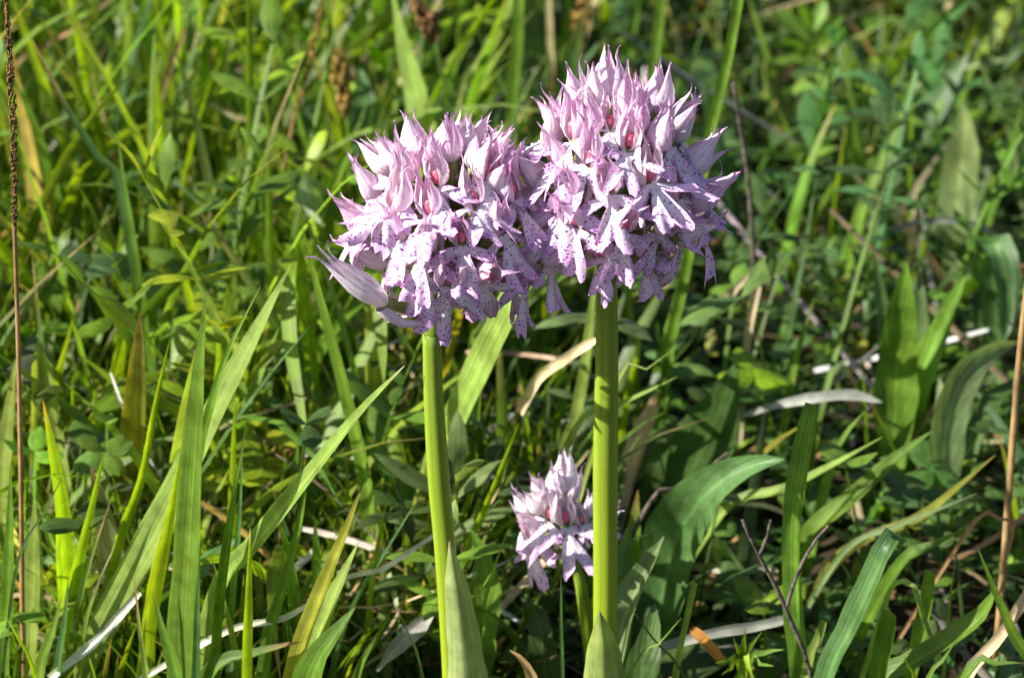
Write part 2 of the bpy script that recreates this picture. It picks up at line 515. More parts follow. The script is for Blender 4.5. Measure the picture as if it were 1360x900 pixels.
# ------------------------------------------------------------------ meadow mass (grass, ground cover, litter)
def strips(root, az, el0, el1, L, W, prof, colour, K=7, nu=3, roll=None, fold=.3, power=1.3, daz=None, tip=None, base_h=None):
    """many strips in one go -> V, F, uv, col"""
    Nn = len(L)
    t = np.linspace(0, 1, K)
    el = el0[:, None] + (el1 - el0)[:, None] * (t ** power)[None, :]
    a = az[:, None] + (0 if daz is None else daz[:, None] * t[None, :])
    T = np.stack([np.cos(el) * np.cos(a), np.cos(el) * np.sin(a), np.sin(el)], -1)
    step = (L / (K - 1))[:, None, None]
    c = np.concatenate([np.zeros((Nn, 1, 3)), np.cumsum((T[:, :-1] + T[:, 1:]) / 2 * step, 1)], 1) + root[:, None, :]
    S = np.stack([-np.sin(a), np.cos(a), np.zeros_like(a)], -1)
    N = np.cross(S, T)
    if roll is not None:
        r = roll[:, None, None]
        S, N = S * np.cos(r) + N * np.sin(r), N * np.cos(r) - S * np.sin(r)
    wd = np.interp(t, *PROF[prof])[None, :] * W[:, None] / 2
    u = np.linspace(-1, 1, nu)
    V = c[:, :, None, :] + S[:, :, None, :] * (wd[..., None] * u)[..., None] + N[:, :, None, :] * (wd[..., None] * np.abs(u) * fold)[..., None]
    g = grid_faces(nu, K)
    F = (g[None] + (np.arange(Nn) * K * nu)[:, None, None]).reshape(-1, 4)
    uv = np.stack([np.broadcast_to((u + 1) / 2, (Nn, K, nu)), np.broadcast_to(t[None, :, None], (Nn, K, nu))], -1).reshape(-1, 2)
    colr = np.broadcast_to(colour[:, None, None, :], (Nn, K, nu, 3)).copy()
    if tip is not None:
        k = (np.clip((t - .82) / .12, 0, 1)[None, :, None, None]) * tip[:, None, None, None]
        colr = colr * (1 - k) + np.array(C['tan']) * k
    return V.reshape(-1, 3), F, uv, colr.reshape(-1, 3)

def merge(parts):
    V, F, U, Q = [], [], [], []
    off = 0
    for v, f, u, q in parts:
        V.append(v); F.append(f + off); U.append(u); Q.append(q); off += len(v)
    return np.concatenate(V), np.concatenate(F), np.concatenate(U), np.concatenate(Q)

def palette(n, names, weights, jitter=.22):
    idx = RNG.choice(len(names), n, p=np.array(weights) / sum(weights))
    base = np.array([C[k] for k in names])[idx]
    return np.clip(base * (1 + RNG.normal(0, jitter, (n, 1))) * (1 + RNG.normal(0, .08, (n, 3))), .004, .85)

def palette_x(x, names, wl, wr, jitter=.22):  # darker greens dominate on the right, shade painted in by leaf colour
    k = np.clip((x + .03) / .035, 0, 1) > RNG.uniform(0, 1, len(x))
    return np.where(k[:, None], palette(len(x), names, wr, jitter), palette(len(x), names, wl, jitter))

def scatter(n, x0=-.46, x1=.40, y0=-.02, y1=.85, clump=0, spread=.01):
    if clump:
        k = max(1, n // clump)
        cx = RNG.uniform(x0, x1, k); cy = y0 + (y1 - y0) * RNG.uniform(0, 1, k) ** 1.15
        i = RNG.integers(0, k, n)
        x = cx[i] + RNG.normal(0, spread, n); y = cy[i] + RNG.normal(0, spread, n)
    else:
        x = RNG.uniform(x0, x1, n); y = y0 + (y1 - y0) * RNG.uniform(0, 1, n) ** 1.15
    return x, y

def thin(x, y, f):
    """fewer plants on the right in front, where soil and thatch show through"""
    p = 1 - f * np.clip((x + .01) / .04, 0, 1) * np.clip((.34 - y) / .12, 0, 1)
    return RNG.uniform(0, 1, len(x)) < p

def limit_height(x, y, L):
    """keep what grows in front of or right behind the orchids low"""
    near = np.clip((y - .0) / .09, 0, 1)
    cap = .016 + near * .11
    cap = np.where(x < -.04, cap + .010, cap)
    cap = cap * np.where((x > .015) & (y < .22), .62, 1.0)
    cap = np.where((x > -.04) & (x < .05) & (y < .025), .012, cap)
    cap = np.where(y < -.005, .018, cap)
    return np.minimum(L, cap * RNG.uniform(.75, 1.0, len(L)))

def build_mass():
    # fine grass
    n = 11500
    x, y = scatter(n, clump=9, spread=.011)
    left = np.clip((.06 - x) / .14, 0, 1)           # the left of the meadow is grassier
    keep = RNG.uniform(0, 1, n) < (.5 + .5 * left + .4 * np.clip((y - .3) / .2, 0, 1)) * (1 - .45 * np.clip((.24 - y) / .08, 0, 1))
    x, y, left = x[keep], y[keep], left[keep]; n = len(x)
    L = RNG.gamma(6, .0125, n) * (.45 + .72 * left)
    L = limit_height(x, y, np.clip(L, .02, .15))
    Wd = np.clip(RNG.lognormal(math.log(.0025), .42, n), .0007, .0052) * np.clip(L / .05, .5, 1.1)
    root = np.stack([x, y, gz(x, y) - .002], -1)
    el0 = RNG.uniform(R(58), R(90), n); el1 = el0 - RNG.gamma(1.6, R(26), n)
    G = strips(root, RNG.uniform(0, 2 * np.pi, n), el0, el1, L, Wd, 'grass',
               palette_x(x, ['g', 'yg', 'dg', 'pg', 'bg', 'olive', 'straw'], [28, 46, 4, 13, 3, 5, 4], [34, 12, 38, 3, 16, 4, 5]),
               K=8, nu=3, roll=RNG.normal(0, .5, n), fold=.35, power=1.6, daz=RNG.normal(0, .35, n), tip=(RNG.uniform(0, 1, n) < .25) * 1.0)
    n2 = 3800
    x = RNG.uniform(-.20, .0, n2); y = RNG.uniform(.012, .22, n2)
    x = x + .012 * np.sin(y * 90); k_ = ~((x > -.03) & (y < .03)); x, y = x[k_], y[k_]; n2 = len(x)
    L2 = np.minimum(RNG.gamma(7, .0095, n2), .036 + .18 * y * RNG.uniform(.6, 1.1, n2))
    e2 = RNG.uniform(R(60), R(92), n2)
    G2 = strips(np.stack([x, y, gz(x, y) - .002], -1), RNG.uniform(0, 2 * np.pi, n2), e2, e2 - RNG.gamma(1.6, R(20), n2), L2,
                np.clip(RNG.lognormal(math.log(.0013), .45, n2), .0005, .0032), 'grass', palette(n2, ['g', 'yg', 'pg', 'bg', 'straw'], [40, 36, 12, 6, 4]),
                K=8, nu=3, roll=RNG.normal(0, .5, n2), fold=.35, power=1.6, daz=RNG.normal(0, .3, n2), tip=(RNG.uniform(0, 1, n2) < .25) * 1.0)
    G = merge([G, G2])
    me = new_mesh('fine_grass', *G[:2], MAT['grass'], G[2], G[3])
    tag(link('fine_grass', me), 'fine green meadow grass filling the background', 'grass', kind='stuff')

    # low leafy ground cover: trefoils, small pointed leaves, feathery leaves
    parts = []
    n = 4600
    x, y = scatter(n, clump=14, spread=.018)
    k_ = thin(x, y, .72); x, y = x[k_], y[k_]; n = len(x)
    H = limit_height(x, y, RNG.gamma(5, .0065, n).clip(.008, .07))
    az = RNG.uniform(0, 2 * np.pi, n)
    root = np.stack([x, y, gz(x, y) - .001], -1)
    el0 = RNG.uniform(R(55), R(90), n); el1 = el0 - RNG.uniform(0, R(25), n)
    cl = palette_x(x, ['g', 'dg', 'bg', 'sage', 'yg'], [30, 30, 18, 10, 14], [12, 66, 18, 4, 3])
    pv = strips(root, az, el0, el1, H, np.full(n, .0008), 'even', cl, K=5, nu=3)
    parts.append(pv)
    top = pv[0].reshape(n, 5, 3, 3)[:, -1, 1]
    size = np.clip(RNG.lognormal(math.log(.0052), .38, n), .0025, .0095)
    for k in range(3):
        a = az + (k - 1) * R(112) + RNG.normal(0, .12, n)
        e0 = RNG.uniform(R(-8), R(45), n)
        parts.append(strips(top, a, e0, e0 - RNG.uniform(0, R(50), n), size, size * RNG.uniform(.55, .85, n), 'round', cl * RNG.uniform(.85, 1.15, (n, 1)),
                            K=5, nu=3, fold=.35))
    n = 7500
    x = RNG.uniform(-.02, .26, n); y = RNG.uniform(.03, .55, n)
    az = RNG.uniform(0, 2 * np.pi, n); size = np.clip(RNG.lognormal(math.log(.0048), .35, n), .002, .009)
    top = np.stack([x, y, gz(x, y) + RNG.uniform(.001, .015, n)], -1)
    cl = palette(n, ['g', 'dg', 'bg', 'olive'], [24, 60, 16, 3])
    for k in range(2):
        e0 = RNG.uniform(R(-5), R(60), n)
        parts.append(strips(top, az + k * R(150) + RNG.normal(0, .3, n), e0, e0 - RNG.uniform(0, R(50), n), size, size * RNG.uniform(.4, .8, n), 'round', cl * RNG.uniform(.85, 1.15, (n, 1)), K=4, nu=3, fold=.35))
    # upright leafy stems with pairs of pointed leaves
    n = 620
    x, y = scatter(n, clump=5, spread=.022)
    k_ = thin(x, y, .5); x, y = x[k_], y[k_]; n = len(x)
    H = limit_height(x, y, RNG.gamma(7, .0085, n).clip(.015, .10))
    az = RNG.uniform(0, 2 * np.pi, n)
    root = np.stack([x, y, gz(x, y) - .001], -1)
    el0 = RNG.uniform(R(65), R(90), n); el1 = el0 - RNG.uniform(0, R(30), n)
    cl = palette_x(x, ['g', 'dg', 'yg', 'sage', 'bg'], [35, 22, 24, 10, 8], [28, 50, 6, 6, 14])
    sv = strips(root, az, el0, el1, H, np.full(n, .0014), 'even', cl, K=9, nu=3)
    parts.append(sv)
    cen = sv[0].reshape(n, 9, 3, 3)[:, :, 1]
    for k in range(2, 9):
        for sgn in (0, math.pi):
            L = RNG.uniform(.006, .015, n) * np.clip(H / .05, .5, 1.2) * (1 if k < 8 else .8)
            e0 = RNG.uniform(R(5), R(60), n) if k < 8 else RNG.uniform(R(50), R(85), n)
            a = az + k * R(90) + sgn + RNG.normal(0, .25, n)
            parts.append(strips(cen[:, k], a, e0, e0 - RNG.uniform(R(5), R(60), n), L, L * RNG.uniform(.28, .42, n), 'lance', cl * RNG.uniform(.8, 1.2, (n, 1)), K=6, nu=3, fold=.3))
    # broad rosette leaves close to the ground
    n = 1300
    x, y = scatter(n, clump=6, spread=.012)
    k_ = thin(x, y, .75); x, y = x[k_], y[k_]; n = len(x)
    L = limit_height(x, y, RNG.gamma(8, .0045, n).clip(.015, .055))
    root = np.stack([x, y, gz(x, y) - .001], -1)
    el0 = RNG.uniform(R(30), R(85), n)
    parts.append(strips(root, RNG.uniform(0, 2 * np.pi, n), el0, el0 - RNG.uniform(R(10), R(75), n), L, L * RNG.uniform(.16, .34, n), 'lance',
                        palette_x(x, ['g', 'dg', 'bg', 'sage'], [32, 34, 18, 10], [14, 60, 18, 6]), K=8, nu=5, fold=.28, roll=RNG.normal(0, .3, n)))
    M = [merge([p for p in parts])]
    me = new_mesh('ground_cover', *M[0][:2], MAT['cover'], M[0][2], M[0][3])
    tag(link('ground_cover', me), 'low leafy ground cover of clover and small herbs', 'ground cover', kind='stuff')

    # dead straw and thatch near the ground
    n = 2600
    x, y = scatter(n, clump=5, spread=.02)
    L = RNG.gamma(3, .013, n).clip(.01, .10)
    z = gz(x, y) + RNG.uniform(0, .012, n)
    root = np.stack([x, y, z], -1)
    e0 = np.clip(RNG.normal(R(6), R(14), n), -.3, .42)
    L = np.where(y < .09, np.minimum(L, .03), L)
    W2 = RNG.uniform(.0006, .0024, n)
    T = strips(root, RNG.uniform(0, 2 * np.pi, n), e0, e0 - RNG.normal(R(5), R(18), n), L, W2, 'even',
               palette(n, ['straw', 'white', 'tan', 'grey', 'brown', 'orange'], [30, 12, 22, 22, 12, 2], .3) * .8, K=6, nu=3, fold=.5,
               roll=RNG.normal(0, .6, n), daz=RNG.normal(0, .5, n))
    n = 260
    x = RNG.uniform(-.075, .0, n); y = RNG.uniform(.03, .13, n)
    e0 = RNG.normal(R(10), R(18), n)
    T = merge([T, strips(np.stack([x, y, gz(x, y) + RNG.uniform(.002, .03, n)], -1), RNG.uniform(0, 2 * np.pi, n), e0, e0 - RNG.normal(R(5), R(20), n), RNG.uniform(.01, .04, n),
                         RNG.uniform(.0005, .0017, n), 'even', palette(n, ['straw', 'white', 'tan', 'grey'], [35, 25, 20, 20], .25), K=6, nu=3, fold=.5, roll=RNG.normal(0, .6, n), daz=RNG.normal(0, .6, n))])
    me = new_mesh('dead_straw', *T[:2], MAT['dry'], T[2], T[3])
    tag(link('dead_straw', me), 'dead straw and brown thatch lying under the plants', 'straw', kind='stuff')
build_mass()

# ------------------------------------------------------------------ orchids
def tepal(L, Rr, az, elev, phis, flare, lscale=1.0, inner=1.0, n=15, nu=9, close=0.0, bend=0.0, tipaz=0.0):
    """one sepal or petal wrapped round the hood's axis; returns V, F, uv in flower space (+X out of the head, +Z up)"""
    a = np.array([math.cos(elev), 0, math.sin(elev)])
    e1 = np.array([math.sin(elev), 0, -math.cos(elev)])
    e2 = np.array([0, 1.0, 0])
    s = np.linspace(0, 1, n)
    S = [0, .1, .25, .4, .55, .7, .82, .92, 1]
    r = np.interp(s, S, [.3, .72, 1, 1, .86, .64, .46, .40 + .3 * flare, .40 + .95 * flare]) * Rr * inner
    r = r * (1 - close * np.clip((s - .3) / .7, 0, 1) * .6)
    ph = np.interp(s, S, [95, 82, 70, 61, 50, 37, 23, 10, 1]) * phis
    u = np.linspace(-1, 1, nu)
    ang = R(az) + np.radians(ph)[:, None] * u[None, :] + tipaz * (s ** 3)[:, None]
    rr = r[:, None] * (1 - .10 * (u ** 2)[None, :]) * np.ones_like(ang)
    ax = (s * L * lscale)[:, None] - .10 * L * (np.abs(u) ** 2)[None, :] * (s * (1 - s))[:, None]
    V = ax[..., None] * a + rr[..., None] * (np.cos(ang)[..., None] * e1 + np.sin(ang)[..., None] * e2)
    V = V + (bend * L * (s ** 2.2))[:, None, None] * (-e1) * .25
    V = V + RNG.normal(0, .00005, V.shape)
    uv = np.stack([np.broadcast_to((u + 1) / 2, (n, nu)), np.broadcast_to(s[:, None], (n, nu))], -1).reshape(-1, 2)
    return V.reshape(-1, 3), grid_faces(nu, n), uv

LIP_TH = [-105, -96, -86, -76, -64, -54, -48, -40, -33, -27, -22, -13, -6, -1.5, 0, 1.5, 6, 13, 22, 27, 33, 40, 48, 54, 64, 76, 86, 96, 105]
LIP_R = [.10, .12, .28, .66, .86, .60, .28, .22, .28, .66, .95, 1.0, .88, .68, .80, .68, .88, 1.0, .95, .66, .28, .22, .28, .60, .86, .66, .28, .12, .10]

def lip_mesh(seed, mat, L=.0108):
    rg = np.random.default_rng(seed)
    th = np.sort(np.concatenate([np.radians(np.linspace(-105, 105, 71))]))
    base = np.interp(np.degrees(th) + rg.normal(0, .6, len(th)), LIP_TH, LIP_R)
    asym = 1 + rg.normal(0, .07) * np.sin(th) + .05 * np.sin(th * 9 + rg.uniform(0, 6))
    mid = np.abs(np.degrees(th)) < 34
    lobe = np.where(mid, rg.uniform(.92, 1.12), rg.uniform(.85, 1.1))
    rad = base * asym * lobe * (1 + rg.normal(0, .045, len(th)))
    q = np.linspace(.02, 1, 10)
    rho = q[None, :] * rad[:, None]
    x = rho * np.cos(th)[:, None]; y = rho * np.sin(th)[:, None]
    # slender claw: pull the inner half together, then let the lobes spread
    y = y * (.72 + .28 * np.clip(rho / .6, 0, 1)) * .86
    droop = rg.uniform(.25, .6); side = rg.uniform(.1, .45); lift = rg.uniform(-.2, .5)
    z = -droop * x ** 2 * .6 - side * y ** 2 + lift * np.clip(rho - .6, 0, 1) ** 2 * 2.2
    k = rg.uniform(3, 6, 2); p = rg.uniform(0, 6, 2)
    z = z + .055 * np.sin(k[0] * x + p[0]) * np.cos(k[1] * 1.6 * y + p[1]) + .05 * rho * np.sin(th * 7 + p[0])[:, None] + .10 * np.clip(q - .45, 0, 1)[None, :] * np.sin(th * 15 + p[1])[:, None]
    z = z + .06 * np.abs(y) * (1 - np.clip(rho / .4, 0, 1))
    V = np.stack([x, y, z], -1) * L
    # fold the tips of the mid lobe
    nt_, nq = V.shape[:2]
    uv = np.stack([V[..., 0] * 1000 + 20, V[..., 1] * 1000 + 20], -1).reshape(-1, 2)
    edge = np.broadcast_to(q[None, :], rho.shape)
    col = np.stack([rho, edge, np.zeros_like(rho)], -1).reshape(-1, 3)
    return new_mesh('lip', V.reshape(-1, 3), grid_faces(nq, nt_), mat, uv, col)

def ellipsoid(name, c, ax, mat, nu=10, nv=7):
    """rounded blob with three axis vectors"""
    V, F = [], []
    for i in range(nv + 1):
        b = -math.pi / 2 + math.pi * i / nv
        for j in range(nu):
            l = 2 * math.pi * j / nu
            V.append(Vector(c) + Vector(ax[0]) * (math.cos(b) * math.cos(l)) + Vector(ax[1]) * (math.cos(b) * math.sin(l)) + Vector(ax[2]) * math.sin(b))
    for i in range(nv):
        for j in range(nu):
            F.append((i * nu + j, i * nu + (j + 1) % nu, (i + 1) * nu + (j + 1) % nu, (i + 1) * nu + j))
    me = new_mesh(name, [tuple(v) for v in V], F, mat)
    return me

VARS, BUDS = [], []
def build_variants():
    for k in range(14):
        elev = R(random.uniform(42, 78)); L = random.uniform(.0082, .0104); Rr = random.uniform(.0023, .0028)
        fl = random.uniform(.4, 1.3)
        d = {'parts': []}
        for az, ph, ls, tz in ((180, .95, random.uniform(.9, 1.05), 0), (102, .92, random.uniform(1.0, 1.2), -random.uniform(-.2, .5)), (-102, .92, random.uniform(1.0, 1.25), random.uniform(-.2, .5))):
            v, f, uv = tepal(L, Rr * random.uniform(.95, 1.1), az + random.uniform(-8, 8), elev + random.uniform(-.06, .06), ph, fl * random.uniform(.5, 1.3), ls, bend=random.uniform(-.3, .5), tipaz=tz)
            d['parts'].append(('sepal', new_mesh('sepal', v, f, MAT['sepal'], uv)))
        for az in (58, -58):
            v, f, uv = tepal(L, Rr, az + random.uniform(-8, 8), elev + random.uniform(-.05, .05), .42, fl * .3, random.uniform(.7, .85), inner=.8, n=11, nu=5)
            d['parts'].append(('petal', new_mesh('petal', v, f, MAT['petal'], uv)))
        e1 = Vector((math.sin(elev), 0, -math.cos(elev))); a = Vector((math.cos(elev), 0, math.sin(elev)))
        d['parts'].append(('column', ellipsoid('column', a * .27 * L + e1 * Rr * .20, (a * .0015, Vector((0, .0010, 0)), e1 * .0007), MAT['column'])))
        lp = lip_mesh(100 + k, MAT['lip'])
        drop = R(random.uniform(30, 74))
        M = Matrix.Translation(a * .06 * L + e1 * Rr * .55) @ Matrix.Rotation(random.uniform(-.25, .25), 4, 'X') @ Matrix.Rotation(drop, 4, 'Y')
        lp.transform(M)
        d['parts'].append(('lip', lp))
        sp = tube_mesh('spur', [(-.0004, 0, -.0008), (-.002, 0, -.0022), (-.0032, 0, -.0048), (-.0030, 0, -.0066)], [.0009, .0007, .00065, .0005], MAT['spur'], n=9, seg=7)
        d['parts'].append(('spur', sp))
        VARS.append(d)
    for k in range(5):
        L = random.uniform(.0082, .0098); Rr = random.uniform(.0021, .0026)
        elev = R(random.uniform(8, 26)); fl = random.uniform(.1, .45)
        d = {'parts': []}
        for az, ph in ((180, 1.0), (62, 1.0), (-62, 1.0)):
            v, f, uv = tepal(L, Rr * random.uniform(.93, 1.08), az + random.uniform(-10, 10), elev, ph, fl * random.uniform(.4, 1.4), random.uniform(.9, 1.12), close=.25, bend=random.uniform(-.2, .4))
            d['parts'].append(('sepal', new_mesh('sepal', v, f, MAT['sepal'], uv)))
        v, f, uv = tepal(L, Rr, 0, elev, 1.0, 0, .75, inner=.8, n=11, nu=7, close=.5)
        d['parts'].append(('petal', new_mesh('petal', v, f, MAT['petal'], uv)))
        BUDS.append(d)
build_variants()
def slender_variant():
    d = {'parts': []}
    for az, ph, ls in ((180, .8, 1.0), (75, .9, 1.1), (-75, .9, .95)):
        v, f, uv = tepal(.0148, .0021, az, R(16), ph, .9, ls, close=.1, bend=.15, tipaz=random.uniform(-.3, .3))
        d['parts'].append(('sepal', new_mesh('sepal', v, f, MAT['sepal_pale'], uv)))
    d['parts'].append(('spur', tube_mesh('spur', [(.0004, 0, -.0008), (-.0014, 0, -.0018), (-.0042, 0, -.0022), (-.0066, 0, -.0012)], [.0011, .0009, .0007, .0004], MAT['spur'], n=9, seg=7)))
    return d
BUDS.append(slender_variant())
def pale_copy(d):
    out = {'parts': []}
    for nm, me in d['parts']:
        if nm == 'sepal':
            me = me.copy(); me.materials.clear(); me.materials.append(MAT['sepal_pale'])
        out['parts'].append((nm, me))
    return out
VARS_PALE = [pale_copy(d) for d in VARS]; BUDS_PALE = [pale_copy(d) for d in BUDS]

def flower(orchid, base, O, face, scale, bud, attach, variant=None, rollv=0.0):
    X = face.normalized()
    Z = Vector((0, 0, 1)); Z = (Z - X * Z.dot(X))
    if Z.length < .2: Z = Vector((0, 1, .3)) - X * Vector((0, 1, .3)).dot(X)
    Z.normalize()
    Yv = Z.cross(X)
    M = Matrix((X, Yv, Z)).transposed().to_4x4() @ Matrix.Rotation(rollv, 4, 'X') @ Matrix.Scale(scale, 4)
    M = Matrix.Translation(O - base) @ M
    e = bpy.data.objects.new('flower', None); e.empty_display_size = .002
    COL.objects.link(e); e.parent = orchid
    e.matrix_local = M
    d = variant if variant is not None else random.choice(BUDS if bud else VARS)
    for nm, me in d['parts']:
        link(nm, me, e)
    inv = M.inverted()
    A = inv @ (attach - base)
    p0 = Vector((0.0006, 0, 0.0002))
    mid = (A + p0) / 2 + Vector((0, 0, -.0012))
    link('ovary', tube_mesh('ovary', [A, mid, p0], [.0008, .0012, .0011], MAT['ovary'], n=8, seg=7, ribs=3, ribamt=.15), e)
    bp = [A, A * .6 + p0 * .4 + Vector((0, .0006, -.0026)), A * .25 + p0 * .75 + Vector((0, .001, -.0036))]
    bm = strip_mesh('bract', bp, .0026, 'lance', (.6, .5, .5), MAT['bract'], n=8, nu=3)
    link('bract', bm, e)
    return e

def sheath_mesh(pix, wpx, Y, colour, origin, roll=0.0):
    """leaf clasping the stem from the front: wide below, pointed above, its sides bent back round the stem"""
    p = path3(pix, Y - .0008, Y)
    k = depth(p[-1]) / FPX
    return strip_mesh('sheath_leaf', p, wpx * k, 'sheath', colour, MAT['sheath'], roll=roll, fold=0.0, curl=-1.0, wave=.05, tipcol=(.42, .30, .26), tiplen=.035, n=30, nu=11, origin=origin)

def head_flowers(orchid, base, cpx, cY, rpx, flowers, axis_lo, axis_hi, scale, back=10, seed=1, pale=False):
    rnd = random.Random(seed)
    Cc = PX(cpx[0], cpx[1], cY)
    k = depth(Cc) / FPX
    rx, ry, rz = rpx[0] * k, rpx[1] * k, rpx[2] * k
    def attach(O):
        h = max(axis_lo.z, min(axis_hi.z, O.z - .007))
        f = (h - axis_lo.z) / max(1e-6, axis_hi.z - axis_lo.z)
        return axis_lo.lerp(axis_hi, f)
    todo = []
    for fl in flowers:
        px, py = fl[0], fl[1]
        opt = fl[2] if len(fl) > 2 else {}
        dx = (px - cpx[0]) / rpx[0]; dy = (cpx[1] - py) / rpx[1]
        q = dx * dx + dy * dy
        if q > .98:
            s = math.sqrt(.98 / q)
            dxn, dyn = dx * s, dy * s
        else: dxn, dyn = dx, dy
        dz = math.sqrt(max(0, 1 - dxn ** 2 - dyn ** 2)) + opt.get('dz', 0)
        O = Cc + RIGHT * dx * rx + UP * dy * ry - FWD * dz * rz
        face = RIGHT * dxn + UP * (dyn - .12) - FWD * dz
        todo.append((O, face, opt))
    for i in range(back):                      # the far side of the head
        a = i * 2.399 + rnd.random() * .4; h = -.75 + 1.5 * (i + .5) / back
        c_ = math.sqrt(1 - h * h)
        dx, dz = math.cos(a) * c_, -abs(math.sin(a)) * c_
        O = Cc + RIGHT * dx * rx + UP * h * ry - FWD * dz * rz
        todo.append((O, RIGHT * dx + UP * h - FWD * dz, {'bud': h > .55}))
    for O, face, opt in todo:
        face = face.normalized()
        bud = opt.get('bud', False)
        if not bud:
            ez = max(-.45, min(.55, face.z))
            hor = Vector((face.x, face.y, 0))
            if hor.length < .1: hor = -FWD.copy(); hor.z = 0
            hor.normalize()
            face = hor * math.sqrt(1 - ez * ez) + Vector((0, 0, ez))
        face = (face + Vector((rnd.uniform(-.24, .24), rnd.uniform(-.18, .18), rnd.uniform(-.22, .15)))).normalized()
        if 'face' in opt: face = Vector(opt['face']).normalized()
        v = opt.get('v')
        var = None
        lst = (BUDS_PALE if bud else VARS_PALE) if pale else (BUDS if bud else VARS)
        var = lst[v % len(lst)] if v is not None else lst[rnd.randrange(5 if bud else len(lst))]
        flower(orchid, base, O, face, scale * opt.get('s', 1.0) * rnd.uniform(.86, 1.08), bud, attach(O), var, rnd.uniform(-.28, .28))

STEMC = (.30, .38, .012); STEMC2 = (.20, .29, .03)
def orchid(label, stem_pix, Y, r_px, head, flowers, scale, back, seed, sheath):
    pts = path3(stem_pix, Y, Y)
    base = pts[0].copy(); base.z = float(gz(base.x, base.y))
    o = thing('orchid', label, 'orchid', base, 'wild orchids in flower')
    k = depth(pts[-1]) / FPX
    link('stem', tube_mesh('stem', pts, [r_px[0] * k, r_px[0] * k, r_px[1] * k, r_px[1] * 1.0 * k, r_px[1] * .8 * k], MAT['stem'], STEMC, n=44, seg=40, origin=base, ribs=7, ribamt=.004, colour_top=STEMC2), o)
    hi = PX(head['top'][0], head['top'][1], Y)
    lo = PX(head['low'][0], head['low'][1], Y)
    link('rachis', tube_mesh('rachis', [pts[-1] - (pts[-1] - pts[-2]) * .02, lo.lerp(hi, .5), hi], [r_px[1] * k * .85, r_px[1] * k * .6, r_px[1] * k * .3], MAT['stem'], STEMC2, n=12, seg=12, origin=base, ribs=5, ribamt=.05), o)
    head_flowers(o, base, head['c'], Y, head['r'], flowers, lo, hi, scale, back, seed, scale < .9)
    for sh in sheath:
        link('sheath_leaf', sheath_mesh(origin=base, **sh), o)
    return o

LEFT_FLOWERS = [
    (540, 246, {'v': 6}), (586, 252, {'v': 1}), (640, 244, {'v': 0}),
    (502, 268, {'v': 8}), (530, 282, {'v': 3}), (578, 292, {'v': 2}), (628, 284, {'v': 5}), (676, 270, {'v': 9}),
    (484, 306, {'v': 4}), (538, 320, {'v': 10, 's': .85}), (566, 334, {'v': 12}), (616, 324, {'v': 7}), (662, 314, {'v': 13}), (698, 306, {'v': 11}),
    (574, 360, {'v': 5, 's': .9}), (598, 372, {'v': 9}), (644, 364, {'v': 6}), (690, 350, {'v': 1}), (722, 344, {'v': 3, 's': .9}),
    (600, 218, {'bud': True, 's': 1.1, 'face': (.05, -.3, 1)}), (612, 208, {'bud': True, 's': 1.1, 'face': (.12, .05, 1)}), (588, 206, {'bud': True, 's': 1.0, 'face': (-.2, .1, 1)}),
    (556, 214, {'bud': True, 's': 1.1, 'face': (-.5, -.2, 1)}), (645, 218, {'bud': True, 's': 1.1, 'face': (.8, -.1, .75)}),
    (668, 236, {'bud': True, 's': 1.05, 'face': (.7, -.3, .7)}), (626, 196, {'bud': True, 's': .8, 'face': (.75, 0, .8)}), (530, 222, {'bud': True, 's': 1.0, 'face': (-.8, .1, .8)}),
    (572, 226, {'bud': True, 's': 1.05, 'face': (-.35, -.5, 1)}), (630, 228, {'bud': True, 's': 1.0, 'face': (.35, -.45, 1)}), (655, 250, {'bud': True, 's': 1.0, 'face': (.5, -.6, .6)}),
    (516, 404, {'bud': True, 'v': 5, 's': 1.1, 'face': (-1, -.2, .52), 'dz': .6}),
]
RIGHT_FLOWERS = [
    (728, 196, {'v': 12}), (724, 250, {'v': 9}),
    (808, 178, {'v': 5, 's': .8}), (830, 206, {'v': 2}), (872, 204, {'v': 0}), (765, 190, {'v': 6}), (896, 190, {'v': 8}),
    (742, 222, {'v': 4}), (784, 226, {'v': 11}), (905, 236, {'v': 3}),
    (758, 262, {'v': 1}), (810, 258, {'v': 9}), (856, 252, {'v': 12}), (892, 268, {'v': 13}), (916, 278, {'v': 2}),
    (772, 300, {'v': 7}), (822, 304, {'v': 10}), (870, 304, {'v': 8}), (902, 312, {'v': 6}), (850, 336, {'v': 5, 's': .95}), (805, 336, {'v': 3, 's': .85}),
    (850, 158, {'bud': True, 's': 1.15, 'face': (.25, -.3, 1)}), (868, 150, {'bud': True, 's': 1.15, 'face': (.4, .1, 1)}),
    (788, 150, {'bud': True, 's': 1.2, 'face': (-.3, -.2, 1)}), (808, 136, {'bud': True, 's': 1.15, 'face': (.05, .1, 1)}),
    (770, 152, {'bud': True, 's': 1.15, 'face': (-.55, .1, .9)}), (888, 176, {'bud': True, 's': 1.05, 'face': (.8, -.2, .6)}),
    (828, 164, {'bud': True, 's': 1.05, 'face': (.1, -.4, 1)}), (842, 180, {'bud': True, 's': .95, 'face': (.25, -.6, .8)}), (790, 178, {'bud': True, 's': 1.0, 'face': (-.4, -.6, .8)}),
    (752, 176, {'bud': True, 's': 1.0, 'face': (-1, .0, .6)}),
]
